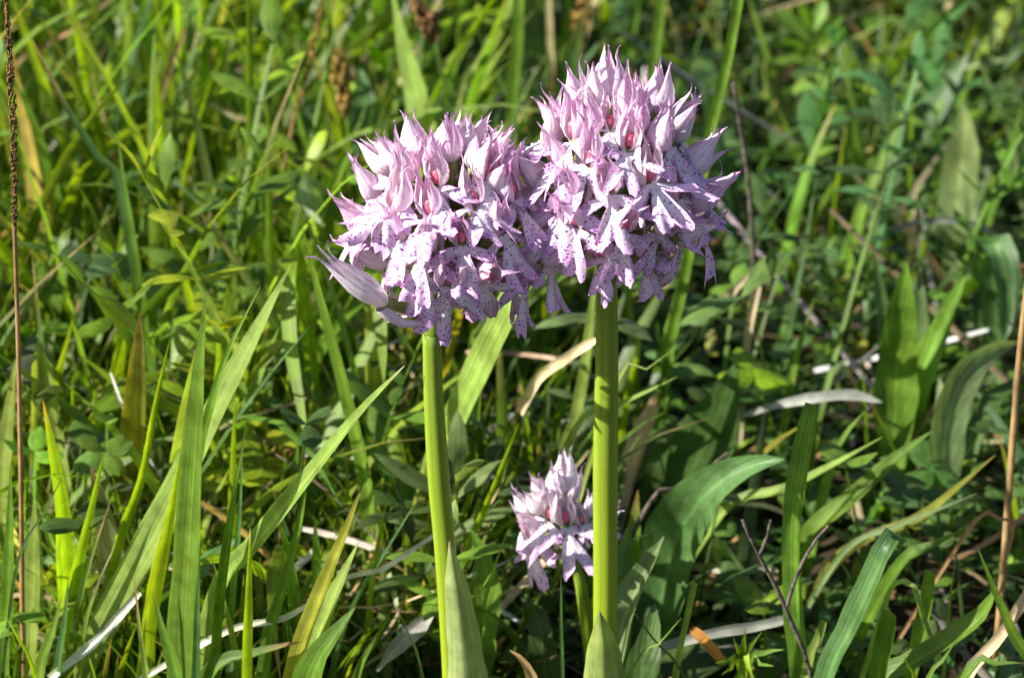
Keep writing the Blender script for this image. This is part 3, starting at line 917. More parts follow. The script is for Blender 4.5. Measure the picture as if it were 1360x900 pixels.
SMALL_FLOWERS = [
    (748, 652, {'bud': True, 's': 1.15, 'face': (.02, 0, 1)}), (738, 660, {'bud': True, 's': 1.0, 'face': (-.35, .1, 1)}), (726, 664, {'bud': True, 's': 1.05, 'face': (-.7, -.1, .85)}),
    (722, 676, {'bud': True, 's': 1.05, 'face': (-1, -.2, .6)}), (750, 694, {'v': 2, 's': .95}), (716, 712, {'v': 6, 's': 1.0, 'face': (-.85, -.5, .1)}),
    (772, 695, {'v': 4, 's': .85, 'face': (.3, -.7, .6)}), (783, 684, {'v': 1, 's': .72, 'face': (.9, .2, .35)}), (735, 690, {'v': 7, 's': .9, 'face': (-.5, -.5, .3)}),
]
orchid('tall orchid on a straight stem with the higher pink spotted flower head',
       [(806, 372), (806, 480), (804, 620), (804, 760), (803, 900)], 0.0, (16.5, 17.0),
       {'c': (815, 246), 'r': (90, 98, 86), 'low': (806, 350), 'top': (815, 140)}, RIGHT_FLOWERS, .91, 10, 5,
       [dict(pix=[(796, 811), (799, 850), (800, 900), (802, 980)], wpx=72, Y=-.0042, colour=(.29, .36, .10), roll=.1)])
orchid('tall orchid with the lower and rounder pink spotted flower head on a leaning stem',
       [(573, 440), (576, 530), (583, 640), (592, 740), (602, 900)], -0.002, (15.5, 15.0),
       {'c': (598, 298), 'r': (102, 101, 92), 'low': (575, 425), 'top': (602, 205)}, LEFT_FLOWERS, .91, 10, 8,
       [dict(pix=[(597, 718), (603, 770), (610, 830), (614, 900), (612, 990)], wpx=64, Y=-.0062, colour=(.31, .38, .14), roll=.15)])
orchid('small short orchid with few pale pink flowers behind the taller stem',
       [(762, 742), (772, 780), (782, 850), (786, 900)], 0.026, (9.5, 8.5),
       {'c': (748, 690), 'r': (44, 44, 38), 'low': (760, 735), 'top': (748, 660)}, SMALL_FLOWERS, .82, 3, 3, [])
# ------------------------------------------------------------------ plants picked out one by one
def tuft(label, specs, **k): return plant('grass_tuft', label, 'grass tuft', specs, 'grass tufts', **k)
def blade(label, spec, **k): return plant('grass_shoot', label, 'grass shoot', [spec], 'single grass shoots', **k)
def straw(label, pix, w, Yt, Yb=None, col='straw', prof='even', name='dry_straw', cat='dry straw', **kw):
    return plant(name, label, cat, [B(pix, w, Yt, Yb, prof, col, **kw)], 'dry straws', mat='dry')

tuft('tuft of broad upright green blades at the lower left, tallest one pointed', [
    B([(274, 388), (264, 520), (254, 680), (243, 870)], 37, .000, .004, col='g', fold=.3, roll=.1),
    B([(346, 380), (302, 470), (276, 560), (262, 660)], 19, .004, .006, col='g', fold=.5, roll=.5),
    B([(386, 352), (335, 450), (278, 560), (215, 690), (150, 810), (110, 890)], 42, .022, .016, col='pg', fold=.18, roll=-.15),
    B([(240, 600), (222, 690), (205, 760), (190, 860)], 26, .01, .01, col='yg', fold=.4),
])
tuft('tuft of thin yellow green blades left of the broad pointed blade', [
    B([(226, 448), (204, 540), (184, 640), (150, 740)], 15, .03, .03, col='yg', fold=.5),
    B([(137, 603), (118, 680), (98, 760), (82, 860)], 20, .02, .02, col='yg', fold=.4),
    B([(150, 657), (128, 720), (108, 790), (96, 860)], 9, .018, .018, col='pg', tipcol='tan', tiplen=.2, fold=.6),
    B([(154, 720), (130, 780), (112, 850)], 9, .014, .014, col='pg', tipcol='straw', tiplen=.25, fold=.6),
    B([(91, 768), (86, 830), (78, 895)], 14, .006, .006, col='bg', fold=.4),
    B([(82, 790), (70, 840), (52, 900)], 20, .004, .004, col='g', fold=.3),
])
tuft('tuft of bright green blades on the left edge beside the brown stalk', [
    B([(57, 532), (68, 600), (80, 680), (84, 770)], 28, .03, .028, col='yg', fold=.25, tipcol='orange', tiplen=.06),
    B([(14, 612), (14, 700), (10, 800), (5, 900)], 20, .012, .012, col='g', fold=.35),
    B([(46, 655), (46, 730), (42, 820), (38, 895)], 27, .02, .018, col='pg', fold=.25, prof='lance'),
    B([(22, 470), (12, 560), (5, 640)], 26, .05, .05, col='pg', fold=.3, prof='lance'),
    B([(95, 610), (60, 680), (20, 770)], 6, .01, .01, col='dg', fold=.5),
    B([(0, 805), (25, 850), (45, 895)], 9, .0, .0, col='yg', fold=.4),
])
blade('long arching pale green blade leaning up to the round flower head stem', B([(537, 486), (478, 548), (405, 640), (330, 735), (290, 790)], 27, -.004, .012, col='pg', fold=.35, tipcol='straw', tiplen=.05))
tuft('tuft of narrow blades at the bottom below the arching pale blade', [
    B([(326, 572), (312, 660), (296, 780), (288, 890)], 17, .006, .006, col='g', fold=.5),
    B([(322, 600), (318, 700), (308, 830)], 11, .012, .012, col='bg', fold=.5),
    B([(332, 702), (327, 790), (323, 900)], 18, -.004, -.004, col='yg', fold=.5, tipcol='white', tiplen=.03),
    B([(205, 788), (218, 840), (236, 900)], 26, -.004, -.006, col='g', fold=.4),
    B([(264, 746), (263, 820), (262, 900)], 13, .0, .0, col='bg', fold=.5),
    B([(280, 735), (300, 800), (316, 870)], 12, .008, .008, col='pg', fold=.6, tipcol='brown', tiplen=.06),
    B([(178, 760), (186, 830), (196, 900)], 10, .002, .002, col='pg', fold=.6, tipcol='tan', tiplen=.2),
])
tuft('tuft of olive and green blades with reddish tips left of the lower sheath leaf', [
    B([(484, 636), (462, 700), (430, 780), (390, 900)], 26, .004, .0, col='olive', fold=.45, tipcol='brown', tiplen=.06),
    B([(476, 720), (440, 800), (405, 900)], 34, .006, .002, col='pg', fold=.2),
    B([(408, 636), (396, 710), (374, 790), (356, 860)], 19, .01, .01, col='g', fold=.45),
    B([(472, 806), (448, 840), (415, 900)], 48, -.002, -.004, col='g', fold=.5, prof='lance'),
    B([(402, 852), (370, 860), (325, 875), (280, 900)], 26, -.002, .0, col='g', fold=.7, tipcol='tan', tiplen=.12, prof='lance'),
])
tuft('tuft of mid green blades left of the leaning orchid stem', [
    B([(400, 298), (424, 385), (458, 510), (488, 640), (492, 720)], 21, .05, .05, col='g', fold=.35),
    B([(520, 640), (505, 700), (490, 790)], 9, .03, .03, col='yg', fold=.4),
    B([(455, 690), (440, 760), (425, 830)], 10, .02, .02, col='yg', fold=.4),
    B([(560, 655), (520, 720), (460, 830)], 8, .02, .02, col='bg', fold=.5),
    B([(525, 800), (500, 850), (475, 900)], 14, .008, .008, col='g', fold=.5),
    B([(525, 802), (545, 845), (560, 890)], 7, .0, .0, col='dg', fold=.5),
])
blade('glowing yellow green blade tip hanging down left of the round flower head', B([(408, 594), (400, 540), (388, 470), (383, 400), (384, 350), (398, 360)], 24, .055, .09, prof='hang', col='yg', fold=.2, roll=-.45))
blade('short glowing blade tip hanging below the round flower head', B([(510, 508), (508, 460), (504, 410), (498, 380)], 26, .07, .09, prof='hang', col='yg', fold=.15, roll=-.45))
blade('broad pale blade slanting up behind the leaning orchid stem', B([(722, 322), (692, 376), (645, 470), (598, 572), (575, 640)], 37, .045, .06, prof='cut', col='pg', fold=.15, roll=.1))
blade('broad tapering blade rising behind the round flower head at the top', B([(520, -15), (537, 60), (556, 130), (572, 210), (580, 300)], 44, .19, .17, prof='grass', col='pg', fold=.2))
blade('blue green blade with a brown tip slanting across the upper left', B([(38, 44), (58, 82), (98, 156), (140, 220), (165, 270)], 17, .10, .10, col='bg', fold=.4, tipcol='tan', tiplen=.15))
tuft('tuft of upright blades at the upper left below the slanting blue green blade', [
    B([(156, 166), (163, 230), (178, 320), (194, 445)], 16, .10, .09, col='g', fold=.4),
    B([(40, 650), (45, 560), (58, 470)], 20, .06, .06, col='pg', fold=.3),
    B([(70, 200), (60, 300), (40, 400)], 20, .16, .16, col='yg', fold=.3),
    B([(20, 330), (14, 420), (10, 500)], 18, .14, .14, col='yg', fold=.3),
    B([(98, 420), (75, 500), (50, 590)], 14, .09, .09, col='yg', fold=.3),
    B([(165, 430), (145, 520), (120, 580)], 32, .09, .09, col='yg', fold=.25, prof='lance'),
    B([(105, 470), (170, 520), (240, 550), (280, 590)], 24, .06, .07, col='yg', fold=.2),
])
tuft('tuft of tall pale and yellow green blades along the top left', [
    B([(182, -30), (168, 30), (145, 100), (120, 165)], 22, .27, .25, col='pg', fold=.3),
    B([(166, 55), (156, 120), (146, 180), (142, 230)], 25, .23, .23, col='g', fold=.25),
    B([(232, -15), (216, 50), (192, 110)], 10, .27, .27, col='yg', fold=.4),
    B([(262, -20), (267, 90), (273, 200), (272, 300)], 17, .20, .20, col='yg', fold=.4),
    B([(246, -10), (246, 90), (244, 180)], 11, .24, .24, col='g', fold=.4),
    B([(192, -20), (195, 60), (198, 140)], 12, .28, .28, col='yg', fold=.4),
    B([(184, 20), (184, 130), (186, 250)], 7, .22, .22, col='dg', fold=.4),
    B([(294, -20), (290, 50), (284, 120)], 20, .30, .30, col='yg', fold=.3),
])
tuft('tuft of upright yellow green blades in the top left corner', [
    B([(64, -20), (54, 60), (42, 120), (30, 175)], 22, .27, .26, col='yg', fold=.3),
    B([(112, 25), (110, 110), (108, 190), (105, 260)], 18, .25, .25, col='yg', fold=.3),
    B([(30, 100), (20, 200), (10, 300)], 18, .24, .24, col='yg', fold=.3),
    B([(90, -30), (95, 60), (96, 130)], 13, .30, .30, col='g', fold=.4),
])
tuft('tuft of bright yellow green blades at the top beside the ochre sedge spike', [
    B([(450, -30), (440, 30), (425, 80)], 32, .33, .32, col='yg', fold=.2),
    B([(370, 10), (369, 90), (371, 190)], 13, .26, .26, col='g', fold=.4),
    B([(380, -20), (392, 60), (396, 150), (392, 210)], 15, .27, .27, col='pg', fold=.4),
    B([(490, -10), (480, 30), (470, 70)], 14, .33, .33, col='pg', fold=.3),
    B([(520, 40), (490, 70), (460, 95)], 9, .26, .26, col='g', fold=.5),
    B([(487, 136), (478, 165), (466, 205)], 9, .20, .20, col='pg', fold=.4),
])
tuft('tuft of upright green blades between the two flower heads at the top', [
    B([(692, -25), (690, 50), (684, 130), (678, 220)], 20, .20, .20, prof='cut', col='g', fold=.6),
    B([(730, -20), (733, 60), (735, 130)], 10, .25, .25, prof='cut', col='straw', fold=.5),
    B([(645, 60), (630, 90), (612, 130)], 12, .22, .22, col='pg', fold=.4),
    B([(620, 40), (600, 120), (598, 180)], 12, .24, .24, col='g', fold=.4),
    B([(760, -20), (752, 60), (742, 120)], 18, .30, .30, col='g', fold=.3),
    B([(808, -30), (800, 30), (806, 90)], 16, .32, .32, col='yg', fold=.3),
    B([(850, -10), (838, 50), (826, 110)], 26, .28, .28, col='g', fold=.3),
    B([(664, 0), (654, 60), (646, 120)], 14, .30, .30, col='yg', fold=.3),
])
blade('upright green stem like blade rising behind the top of the upper flower head', B([(884, -30), (878, 40), (868, 110), (862, 180)], 17, .20, .20, prof='cut', col='g', fold=.7))
blade('thick bright green stem like blade rising just past the upper flower head', B([(990, -40), (966, 90), (944, 180), (925, 290), (905, 400), (890, 470)], 19, .10, .10, prof='cut', col='g', fold=.7, roll=.36))
tuft('tuft of slender green blades near the top right corner', [
    B([(1360, 130), (1338, 220), (1312, 295), (1298, 340)], 14, .20, .20, col='g', fold=.4),
    B([(1242, -20), (1246, 40), (1244, 80)], 17, .33, .33, col='g', fold=.4),
    B([(1290, 60), (1322, 130), (1346, 195)], 8, .24, .24, col='sage', fold=.4),
    B([(1268, 40), (1262, 90), (1258, 140)], 9, .32, .32, col='yg', fold=.4),
    B([(1298, 30), (1276, 90), (1262, 130)], 9, .30, .30, col='yg', fold=.4),
    B([(1190, 20), (1140, 50), (1090, 70)], 8, .30, .30, col='pg', fold=.4),
])
tuft('tuft of slim slanting blades between upper flower head and right edge', [
    B([(1222, 70), (1200, 150), (1170, 220), (1140, 300)], 18, .20, .19, col='g', fold=.4),
    B([(1180, 230), (1150, 330), (1120, 440), (1090, 560)], 9, .13, .10, col='g', fold=.5),
    B([(1165, 270), (1155, 330), (1150, 400)], 9, .17, .17, col='yg', fold=.4),
    B([(1085, 230), (1070, 330), (1050, 440)], 9, .15, .14, col='bg', fold=.4),
    B([(1082, 395), (1060, 470), (1045, 550)], 12, .11, .11, col='g', fold=.4),
    B([(1240, 250), (1225, 330), (1210, 380)], 8, .18, .18, col='yg', fold=.4),
])
blade('tall green blade with folded blunt tip standing at the lower right', B([(1084, 538), (1070, 610), (1058, 700), (1060, 800), (1068, 900)], 30, .018, .012, prof='cut', col='g', fold=.55, roll=.25))
blade('stout green blade with bent tip at the bottom right', B([(1194, 728), (1184, 716), (1160, 770), (1128, 840), (1098, 905)], 32, .004, .0, prof='cut', col='bg', fold=.5, roll=.1))
blade('green blade with upturned tip curving in at the bottom right', B([(1324, 780), (1304, 818), (1258, 852), (1205, 885), (1170, 910)], 30, .004, .006, prof='hang', col='g', fold=.5, roll=-.3))
blade('single dark green blade leaning down to the lower right corner', B([(1298, 726), (1325, 790), (1352, 850), (1380, 900)], 20, .0, .0, col='g', fold=.35))
tuft('tuft of short cut green blades between the two bent blades at the bottom right', [
    B([(1184, 812), (1176, 855), (1166, 905)], 26, .002, .002, prof='cut', col='g', fold=.3),
    B([(1238, 758), (1230, 810), (1215, 880)], 20, .018, .016, prof='cut', col='g', fold=.3),
    B([(1250, 882), (1228, 830), (1212, 778), (1196, 776), (1178, 800)], 9, .008, .02, prof='cut', col='pg', fold=.5),
    B([(1096, 824), (1088, 850), (1076, 880)], 15, .006, .006, prof='cut', col='pg', fold=.6),
    B([(1140, 818), (1120, 850), (1090, 872)], 6, .01, .01, col='g', fold=.4),
    B([(1200, 870), (1208, 890), (1215, 915)], 14, -.004, -.004, col='yg', fold=.4),
    B([(1270, 850), (1250, 880), (1230, 910)], 14, -.004, -.004, col='g', fold=.4),
    B([(1360, 880), (1320, 882), (1285, 895)], 20, -.006, -.004, col='g', fold=.4, prof='lance'),
])
tuft('tuft of broad blades sprawling to the upper right behind the folded blunt blade', [
    B([(1238, 572), (1195, 605), (1140, 655), (1075, 715)], 28, .06, .065, col='g', fold=.4),
    B([(1322, 604), (1270, 650), (1220, 690), (1120, 738)], 16, .05, .06, col='olive', fold=.5, tipcol='tan', tiplen=.06),
    B([(1300, 654), (1250, 675), (1190, 700), (1120, 735)], 9, .05, .055, col='sage', fold=.5),
    B([(1172, 580), (1110, 615), (1040, 650), (960, 680)], 15, .05, .06, col='pg', fold=.4),
    B([(1285, 700), (1240, 725), (1190, 760)], 22, .03, .035, col='g', fold=.5),
    B([(1150, 545), (1122, 580), (1100, 640)], 16, .07, .07, col='g', fold=.4),
    B([(1270, 740), (1264, 780), (1258, 850)], 6, .02, .02, col='pg', fold=.4),
])
blade('slim cut green stalk standing right of the tall stem near the bottom', B([(926, 774), (916, 820), (902, 890)], 11, .012, .01, prof='cut', col='pg', fold=.8))
tuft('few thin blades crossing low between the two tall stems', [
    B([(690, 560), (665, 620), (640, 680), (618, 730)], 12, .05, .045, col='yg', fold=.4),
    B([(640, 500), (632, 590), (620, 660)], 8, .07, .07, col='g', fold=.4),
    B([(680, 690), (655, 760), (640, 830)], 6, .02, .02, col='g', fold=.4),
    B([(745, 760), (746, 830), (748, 900)], 6, .012, .012, col='bg', fold=.6),
    B([(715, 640), (660, 690), (610, 740)], 8, .06, .06, col='pg', fold=.4),
    B([(905, 820), (870, 860), (845, 880)], 6, .0, .0, col='pg', fold=.4),
    B([(830, 795), (870, 850), (910, 900)], 5, .004, .004, col='dg', fold=.4),
    B([(795, 330), (780, 470), (765, 560), (752, 600)], 18, .08, .08, col='pg', fold=.4),
    B([(765, 480), (752, 520), (742, 560)], 18, .10, .10, col='g', fold=.4),
])
tuft('few thin slanting blades just right of the taller orchid stem', [
    B([(905, 455), (860, 490), (815, 520)], 8, .05, .05, col='pg', fold=.4),
    B([(900, 500), (860, 520), (820, 540), (760, 580)], 13, .05, .06, col='pg', fold=.4),
    B([(920, 330), (895, 430), (880, 500)], 22, .12, .12, col='g', fold=.4),
    B([(850, 420), (845, 470), (830, 530)], 12, .10, .10, col='yg', fold=.4),
])

# broad leaves
def herb(label, specs, name='broadleaf_plant', cat='leafy plant', group='broad leaved plants'):
    return plant(name, label, cat, specs, group, part='leaf', mat='leaf')
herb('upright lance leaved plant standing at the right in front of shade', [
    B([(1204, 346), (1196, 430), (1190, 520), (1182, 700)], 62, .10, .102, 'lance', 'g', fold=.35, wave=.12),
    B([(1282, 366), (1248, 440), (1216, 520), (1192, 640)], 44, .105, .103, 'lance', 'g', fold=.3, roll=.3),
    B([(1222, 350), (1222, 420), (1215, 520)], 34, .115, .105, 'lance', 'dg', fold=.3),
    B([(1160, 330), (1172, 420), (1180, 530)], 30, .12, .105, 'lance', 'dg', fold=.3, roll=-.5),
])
herb('long arching pale leaf crossed by a shadow near the right edge', [
    B([(1354, 454), (1318, 466), (1280, 500), (1258, 560), (1250, 640)], 58, .10, .085, 'lance', 'sage', fold=.25, roll=-.5),
    B([(1360, 500), (1320, 530), (1290, 580), (1268, 650)], 40, .11, .09, 'lance', 'dg', fold=.3, roll=.4),
    B([(1248, 500), (1252, 560), (1256, 650)], 34, .10, .09, 'lance', 'sage', fold=.3, roll=.2),
])
herb('drooping two toned leaf hanging at the right edge above the arching leaf', [
    B([(1332, 455), (1338, 400), (1330, 340), (1318, 322), (1322, 360)], 46, .13, .15, 'hang', 'bg', fold=.5, roll=.3),
    B([(1300, 470), (1298, 400), (1306, 350)], 34, .15, .16, 'lance', 'dg', fold=.4, roll=.4),
])
herb('broad upright leaf with sunlit rim in the upper right', [
    B([(1278, 132), (1282, 180), (1276, 230), (1270, 300)], 58, .21, .21, 'lance', 'sage', fold=.35, roll=.2, wave=.15),
    B([(1320, 180), (1300, 240), (1282, 300)], 28, .23, .215, 'lance', 'dg', fold=.3),
])
herb('big folded green leaf spreading right of the taller stem', [
    B([(1042, 610), (1000, 618), (950, 645), (912, 690), (892, 735)], 88, .035, .045, 'ovate', 'bg', fold=.5, roll=.25, wave=.2),
])
herb('folded leaf with pale underside touching the taller stem low down', [
    B([(882, 712), (868, 740), (842, 790), (822, 850)], 66, .022, .02, 'ovate', 'sage', fold=.8, roll=.5),
    B([(838, 690), (828, 730), (820, 800)], 44, .032, .022, 'ovate', 'g', fold=.4, roll=-.4),
    B([(870, 800), (862, 850), (850, 905)], 60, .018, .012, 'ovate', 'dg', fold=.3),
])
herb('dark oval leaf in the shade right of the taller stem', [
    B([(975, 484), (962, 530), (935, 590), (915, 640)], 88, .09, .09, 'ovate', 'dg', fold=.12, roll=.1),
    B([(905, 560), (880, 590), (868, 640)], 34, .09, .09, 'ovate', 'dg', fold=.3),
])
herb('dark lance leaf upright between the two tall stems', [
    B([(624, 700), (642, 740), (648, 790), (640, 850)], 42, .03, .025, 'lance', 'g', fold=.25),
    B([(690, 790), (712, 815), (720, 860)], 44, .035, .03, 'ovate', 'dg', fold=.2),
])
herb('curled leaf with a brown tip at the bottom between the stems', [
    B([(676, 862), (690, 872), (702, 890), (712, 930)], 34, -.004, -.006, 'lance', 'sage', fold=.7, tipcol='tan', tiplen=.3),
])
herb('lance leaved plant at the middle of the left edge', [
    B([(104, 328), (82, 360), (66, 410), (56, 470)], 46, .13, .13, 'lance', 'g', fold=.25, roll=.3),
    B([(108, 328), (106, 390), (98, 460)], 17, .125, .13, 'lance', 'sage', fold=.5),
    B([(48, 305), (70, 318), (96, 325), (104, 345)], 20, .14, .135, 'lance', 'dg', fold=.3),
    B([(72, 440), (60, 500), (45, 560)], 36, .11, .11, 'lance', 'sage', fold=.3, roll=.4),
    B([(60, 290), (52, 350), (50, 400)], 24, .16, .14, 'lance', 'g', fold=.3),
])
herb('pair of bright pointed leaves left of the round flower head', [
    B([(392, 208), (418, 216), (436, 238), (440, 275)], 34, .13, .13, 'ovate', 'yg', fold=.3),
    B([(472, 192), (456, 215), (444, 245), (442, 280)], 36, .125, .13, 'ovate', 'g', fold=.35),
    B([(430, 300), (412, 282), (400, 262), (428, 270)], 36, .12, .13, 'round', 'sage', fold=.15),
])
herb('large dark grey green leaf behind the ochre sedge spike', [
    B([(478, 90), (484, 130), (486, 180), (480, 240)], 60, .22, .2, 'ovate', 'bg', fold=.2),
    B([(420, 60), (410, 110), (405, 160)], 40, .25, .23, 'ovate', 'bg', fold=.3),
])
herb('small bright rosette of short leaves at the bottom right of the tall stem', [
    B([(990, 832), (988, 850), (986, 880)], 17, .004, .006, 'ovate', 'yg', fold=.3), B([(1012, 838), (1000, 855), (988, 880)], 16, .004, .006, 'ovate', 'g', fold=.3),
    B([(974, 846), (980, 862), (986, 882)], 17, .003, .006, 'ovate', 'yg', fold=.3), B([(950, 880), (966, 878), (984, 886)], 18, .0, .006, 'ovate', 'g', fold=.3),
    B([(1042, 862), (1016, 866), (990, 886)], 20, .002, .006, 'ovate', 'g', fold=.3), B([(1000, 900), (994, 886), (988, 884)], 18, -.004, .004, 'ovate', 'yg', fold=.3),
    B([(958, 896), (970, 888), (984, 886)], 14, -.003, .005, 'ovate', 'yg', fold=.3), B([(1028, 884), (1010, 882), (990, 886)], 16, -.002, .005, 'ovate', 'g', fold=.3),
])
herb('small yellowish seedling in the straw left of the leaning stem', [
    B([(462, 642), (450, 655), (442, 680)], 15, .06, .06, 'ovate', 'yg', fold=.3), B([(430, 640), (436, 658), (442, 680)], 14, .06, .06, 'ovate', 'olive', fold=.3),
    B([(470, 668), (455, 668), (444, 682)], 14, .055, .06, 'ovate', 'yg', fold=.3), B([(412, 664), (426, 668), (440, 682)], 13, .055, .06, 'ovate', 'olive', fold=.3),
])
def stalk_herb(label, stem, Y, leaves, col='g', lw=.36):
    root = [B(stem, 6, Y, Y, 'even', col, part='stem')]
    sp = []
    for (x0, y0, x1, y1, *d) in leaves:
        L = math.hypot(x1 - x0, y1 - y0)
        sp.append(B([(x1, y1), ((x0 + x1) / 2 + random.uniform(-3, 3), (y0 + y1) / 2 - 3), (x0, y0)], L * lw * random.uniform(.85, 1.2), Y + random.uniform(-.012, .012), Y, 'lance', col, root=False, fold=random.uniform(.2, .5), roll=random.uniform(-.5, .5)))
    return herb(label, root + sp)
stalk_herb('leafy stalked herb with pointed leaves at the top right of the flower head', [(1080, 40), (1074, 80), (1062, 120), (1052, 180)], .30,
           [(1080, 45, 1096, 0), (1080, 45, 1060, 5), (1078, 60, 1024, 12), (1076, 66, 1022, 60), (1076, 70, 1112, 44), (1078, 52, 1120, 20), (1072, 82, 1040, 60), (1066, 110, 1100, 90), (1064, 118, 1030, 130)], 'g')
stalk_herb('leafy stalked herb with green paired leaves right of the upper flower head', [(1086, 110), (1084, 150), (1080, 200), (1070, 260)], .24,
           [(1086, 112, 1092, 80), (1086, 116, 1052, 120), (1084, 130, 1118, 88), (1083, 150, 1050, 165), (1082, 160, 1160, 130), (1081, 175, 1110, 150), (1079, 190, 1050, 210), (1077, 210, 1112, 196)], 'g')
stalk_herb('yellow tipped leafy herb high in the right background', [(1172, 100), (1172, 140), (1168, 190)], .28,
           [(1172, 104, 1180, 70), (1172, 106, 1156, 76), (1172, 116, 1206, 96), (1171, 128, 1138, 110), (1170, 146, 1200, 130), (1170, 158, 1136, 150)], 'yg')
stalk_herb('leafy herb with narrow leaves in the top left background by the orange leaf', [(216, 230), (214, 270), (210, 340)], .18,
           [(216, 232, 218, 190), (216, 236, 190, 212), (216, 236, 246, 214), (215, 250, 182, 246), (215, 252, 252, 240), (213, 280, 180, 270), (213, 286, 246, 280), (212, 310, 186, 320)], 'dg', .3)
stalk_herb('trefoil leaved herb in the shade below the round flower head', [(590, 520), (592, 560), (596, 620)], .09,
           [(590, 524, 560, 520), (590, 522, 600, 490), (592, 536, 626, 520), (592, 556, 556, 560), (594, 570, 630, 560)], 'bg', .5)
stalk_herb('leafy herb in half shade right of the tall stem above the dark oval leaf', [(886, 470), (880, 520), (874, 580)], .10,
           [(886, 474, 912, 446), (886, 480, 856, 470), (884, 500, 924, 496), (882, 520, 850, 520), (880, 540, 912, 540), (878, 556, 848, 560)], 'bg', .42)

# dry stalks, straws and twigs
def spike_mesh(name, pts, r, mat, n, origin):
    """a seed spike: many small pointed scales packed round its axis"""
    c = spline(pts, n); T = norm(np.gradient(c, axis=0))
    V, F = [], []
    for i in range(n):
        t = i / (n - 1)
        rr = r * (.55 + .6 * math.sin(math.pi * min(1, .12 + t * .88))) * random.uniform(.8, 1.2)
        ax = Vector(T[i])
        s = ax.cross(Vector((.3, -.8, .2))).normalized(); q = s.cross(ax)
        for j in range(4):
            a = random.uniform(0, 6.28)
            d = s * math.cos(a) + q * math.sin(a)
            b = Vector(c[i]) + d * rr * .35 - origin
            b = b + ax * r * random.uniform(-.5, .5)
            tip = b + ax * r * random.uniform(1.4, 2.8) + d * rr * random.uniform(.2, 1.0)
            e = ax.cross(d)
            m = (b + tip) / 2
            k = len(V)
            V += [b, m + e * rr * .45 + d * rr * .2, m - e * rr * .45 + d * rr * .2, m + d * rr * .55, tip, m - d * rr * .2]
            for f in ((0, 1, 3), (0, 3, 2), (1, 4, 3), (3, 4, 2), (0, 5, 1), (0, 2, 5), (1, 5, 4), (5, 2, 4)):
                F.append([k + x for x in f])
    return new_mesh(name, [tuple(v) for v in V], F, mat, smooth=False)
def seed_stalk(label, stalk, spike, w, sw, Y, smat, scol='g', n=22, name='sedge', cat='sedge'):
    p = path3(stalk, Y, Y)
    loc = p[0].copy()
    o = thing(name, label, cat, loc, 'seed stalks')
    k = depth(p[-1]) / FPX
    link('stalk', tube_mesh('stalk', p, [w * k * .6, w * k * .5, w * k * .42], MAT['stem'] if scol != 'tan' else MAT['dry'], C[scol], n=24, seg=7, origin=loc), o)
    q = [PX(x, y, Y) for x, y in spike]
    link('seed_spike', spike_mesh('seed_spike', q, sw * k * .5, MAT[smat], n, loc), o)
seed_stalk('tall brown dry seed stalk along the left edge', [(19, 300), (24, 450), (28, 650), (31, 860)], [(20, 310), (18, 200), (13, 80), (6, -30)], 7, 8, .015, 'spike', 'tan', 110, 'dry_seed_stalk', 'seed stalk')
seed_stalk('thin tan seed stalk at the top left of the round flower head', [(392, 150), (380, 210), (364, 290), (350, 370), (320, 440)], [(392, 152), (408, 90), (420, 40), (432, -20)], 5, 8, .17, 'spike_y', 'tan', 40, 'dry_seed_stalk', 'seed stalk')
seed_stalk('dark brown sedge spike on a thin stem above the round flower head', [(578, 50), (586, 90), (598, 150), (604, 220)], [(580, 56), (572, 38), (556, 12)], 6, 21, .20, 'spike', 'dg', 16)
seed_stalk('ochre brown sedge spike left of the round flower head', [(460, 150), (464, 190), (466, 260)], [(461, 158), (456, 122), (450, 80)], 6, 19, .19, 'spike_y', 'g', 20)
seed_stalk('small russet sedge spike left of the upper flower head top', [(768, 55), (764, 100), (758, 170)], [(768, 58), (770, 30), (776, 0)], 6, 20, .25, 'spike_y', 'g', 16)

straw('white dry straw standing at the upper left', [(89, 142), (78, 180), (62, 200), (48, 225), (32, 252)], 10, .20, .20, 'white', fold=.5)
straw('long tan straw slanting across the top left corner', [(148, -4), (100, 36), (60, 60), (0, 120)], 9, .22, .22, 'tan', fold=.6)
straw('tan straw leaning beside the orange leaf at the upper left', [(246, 38), (222, 100), (206, 150), (192, 192)], 9, .20, .20, 'tan', fold=.6)
straw('short orange dead leaf upright at the upper left', [(240, 96), (238, 140), (232, 192)], 12, .22, .22, 'orange', 'grass', 'dead_leaf', 'dead leaf', fold=.3)
straw('pale straw lying at the left of the tan seed stalk', [(278, 136), (315, 158), (358, 190)], 9, .19, .19, 'straw', fold=.5)
straw('white bent straw at the bottom left corner', [(186, 786), (160, 815), (128, 850), (66, 900)], 13, .008, .006, 'white', fold=.5, root=False)
straw('pale straw running under the bottom left blades', [(410, 802), (372, 822), (300, 838), (180, 905)], 10, .012, .008, 'white', fold=.5, root=False)
straw('thin white straw tip beside the leaning stem sheath', [(592, 700), (550, 728), (500, 760), (438, 792)], 8, .012, .012, 'white', fold=.6)
straw('flat grey dead leaf lying left of the lower sheath leaf', [(582, 802), (556, 832), (530, 856), (500, 890)], 26, .022, .018, 'grey', 'lance', 'dead_leaf', 'dead leaf', fold=.4, root=False)
straw('folded tan dead blade pointing at the taller stem', [(792, 450), (760, 470), (716, 502), (690, 548)], 15, .06, .07, 'straw', fold=.5, root=False)
straw('silvery arched dead blade on the right behind the blunt blade', [(1172, 534), (1130, 524), (1080, 528), (1030, 538), (985, 552)], 15, .085, .09, 'grey', 'hang', fold=.3, root=False)
straw('grey arched straw in the right background', [(1330, 318), (1300, 300), (1250, 292), (1200, 300), (1150, 330)], 9, .18, .17, 'grey', fold=.4, root=False)
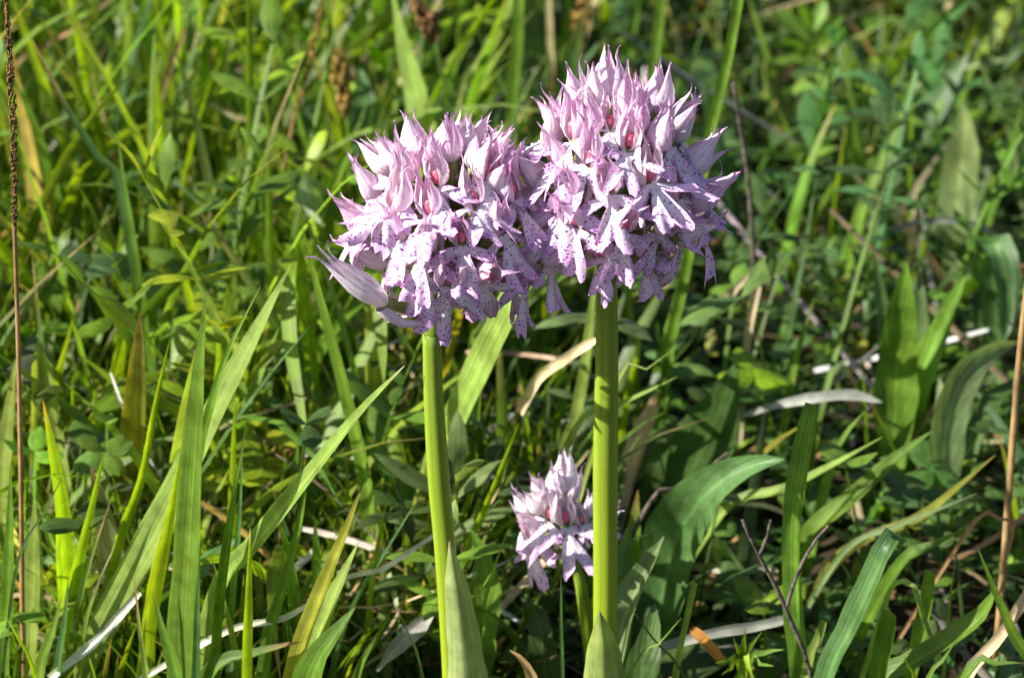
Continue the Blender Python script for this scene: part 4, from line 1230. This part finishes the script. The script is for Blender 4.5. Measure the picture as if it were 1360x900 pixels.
straw('tall tan stalk along the right edge', [(1372, 310), (1360, 420), (1350, 520), (1340, 660), (1337, 700)], 10, .045, .045, 'tan', tube=1)
straw('thin bent straw beside the foot of the tan stalk', [(1334, 752), (1346, 692), (1320, 690), (1290, 698)], 6, .035, .04, 'tan', fold=.5)
straw('thick pale straw bundle leaning in the lower right corner', [(1375, 770), (1345, 820), (1316, 860), (1280, 905)], 18, .002, .0, 'straw', fold=.5)
straw('grey straw lying right of the taller stem at the bottom', [(1052, 820), (1000, 832), (950, 840), (880, 858)], 15, .02, .016, 'grey', fold=.4, root=False)
straw('short orange brown dead leaf at the bottom right of the taller stem', [(918, 834), (936, 850), (962, 880)], 15, .01, .006, 'orange', fold=.3, name='dead_leaf', cat='dead leaf', root=False)
straw('tan upright straw in the right background', [(1014, 340), (1006, 380), (996, 430), (990, 480)], 12, .12, .12, 'straw', fold=.5)
straw('pale feathery straw cluster right of the upper flower head', [(1000, 358), (968, 392), (935, 420), (905, 450)], 15, .12, .13, 'straw', 'lance', fold=.5, root=False)
straw('pale grass stalk lying across the top right', [(1370, 72), (1300, 85), (1240, 100), (1205, 120)], 9, .26, .27, 'sage', fold=.5, root=False)
straw('thin pale twig lying behind the big folded leaf', [(1060, 690), (1020, 672), (975, 668)], 7, .06, .06, 'straw', fold=.5, root=False)
def twig(label, runs, w, Y):
    paths = [path3(r, Y, Y, i == 0) for i, r in enumerate(runs)]
    loc = paths[0][0].copy()
    if len(paths) == 1:
        k = depth(loc) / FPX
        o = link('twig', tube_mesh('twig', paths[0], [w * k * .55, w * k * .45, w * k * .3], MAT['twig'], n=26, seg=7, origin=loc, rough=.12)); o.location = loc
        return tag(o, label, 'twig', 'twigs')
    o = thing('twig', label, 'twig', loc, 'twigs')
    k = depth(loc) / FPX
    for i, p in enumerate(paths):
        s = w * k * (1 if i == 0 else .75)
        link('branch', tube_mesh('branch', p, [s * .55, s * .45, s * .35], MAT['twig'], n=22, seg=7, origin=loc, rough=.14), o)
twig('dark forked twig in front of the blunt blade at the lower right', [[(986, 690), (1004, 730), (1034, 785), (1044, 810), (1078, 900)], [(1100, 698), (1080, 722), (1060, 760), (1044, 806)], [(1024, 690), (1018, 715), (1008, 738)]], 7, .004)
twig('slender dark upright stem right of the upper flower head', [[(974, 110), (984, 170), (996, 260), (1000, 340), (998, 440)]], 8, .13)
twig('brown twig lying behind the big folded leaf', [[(966, 602), (930, 632), (900, 650), (860, 672)]], 9, .05)
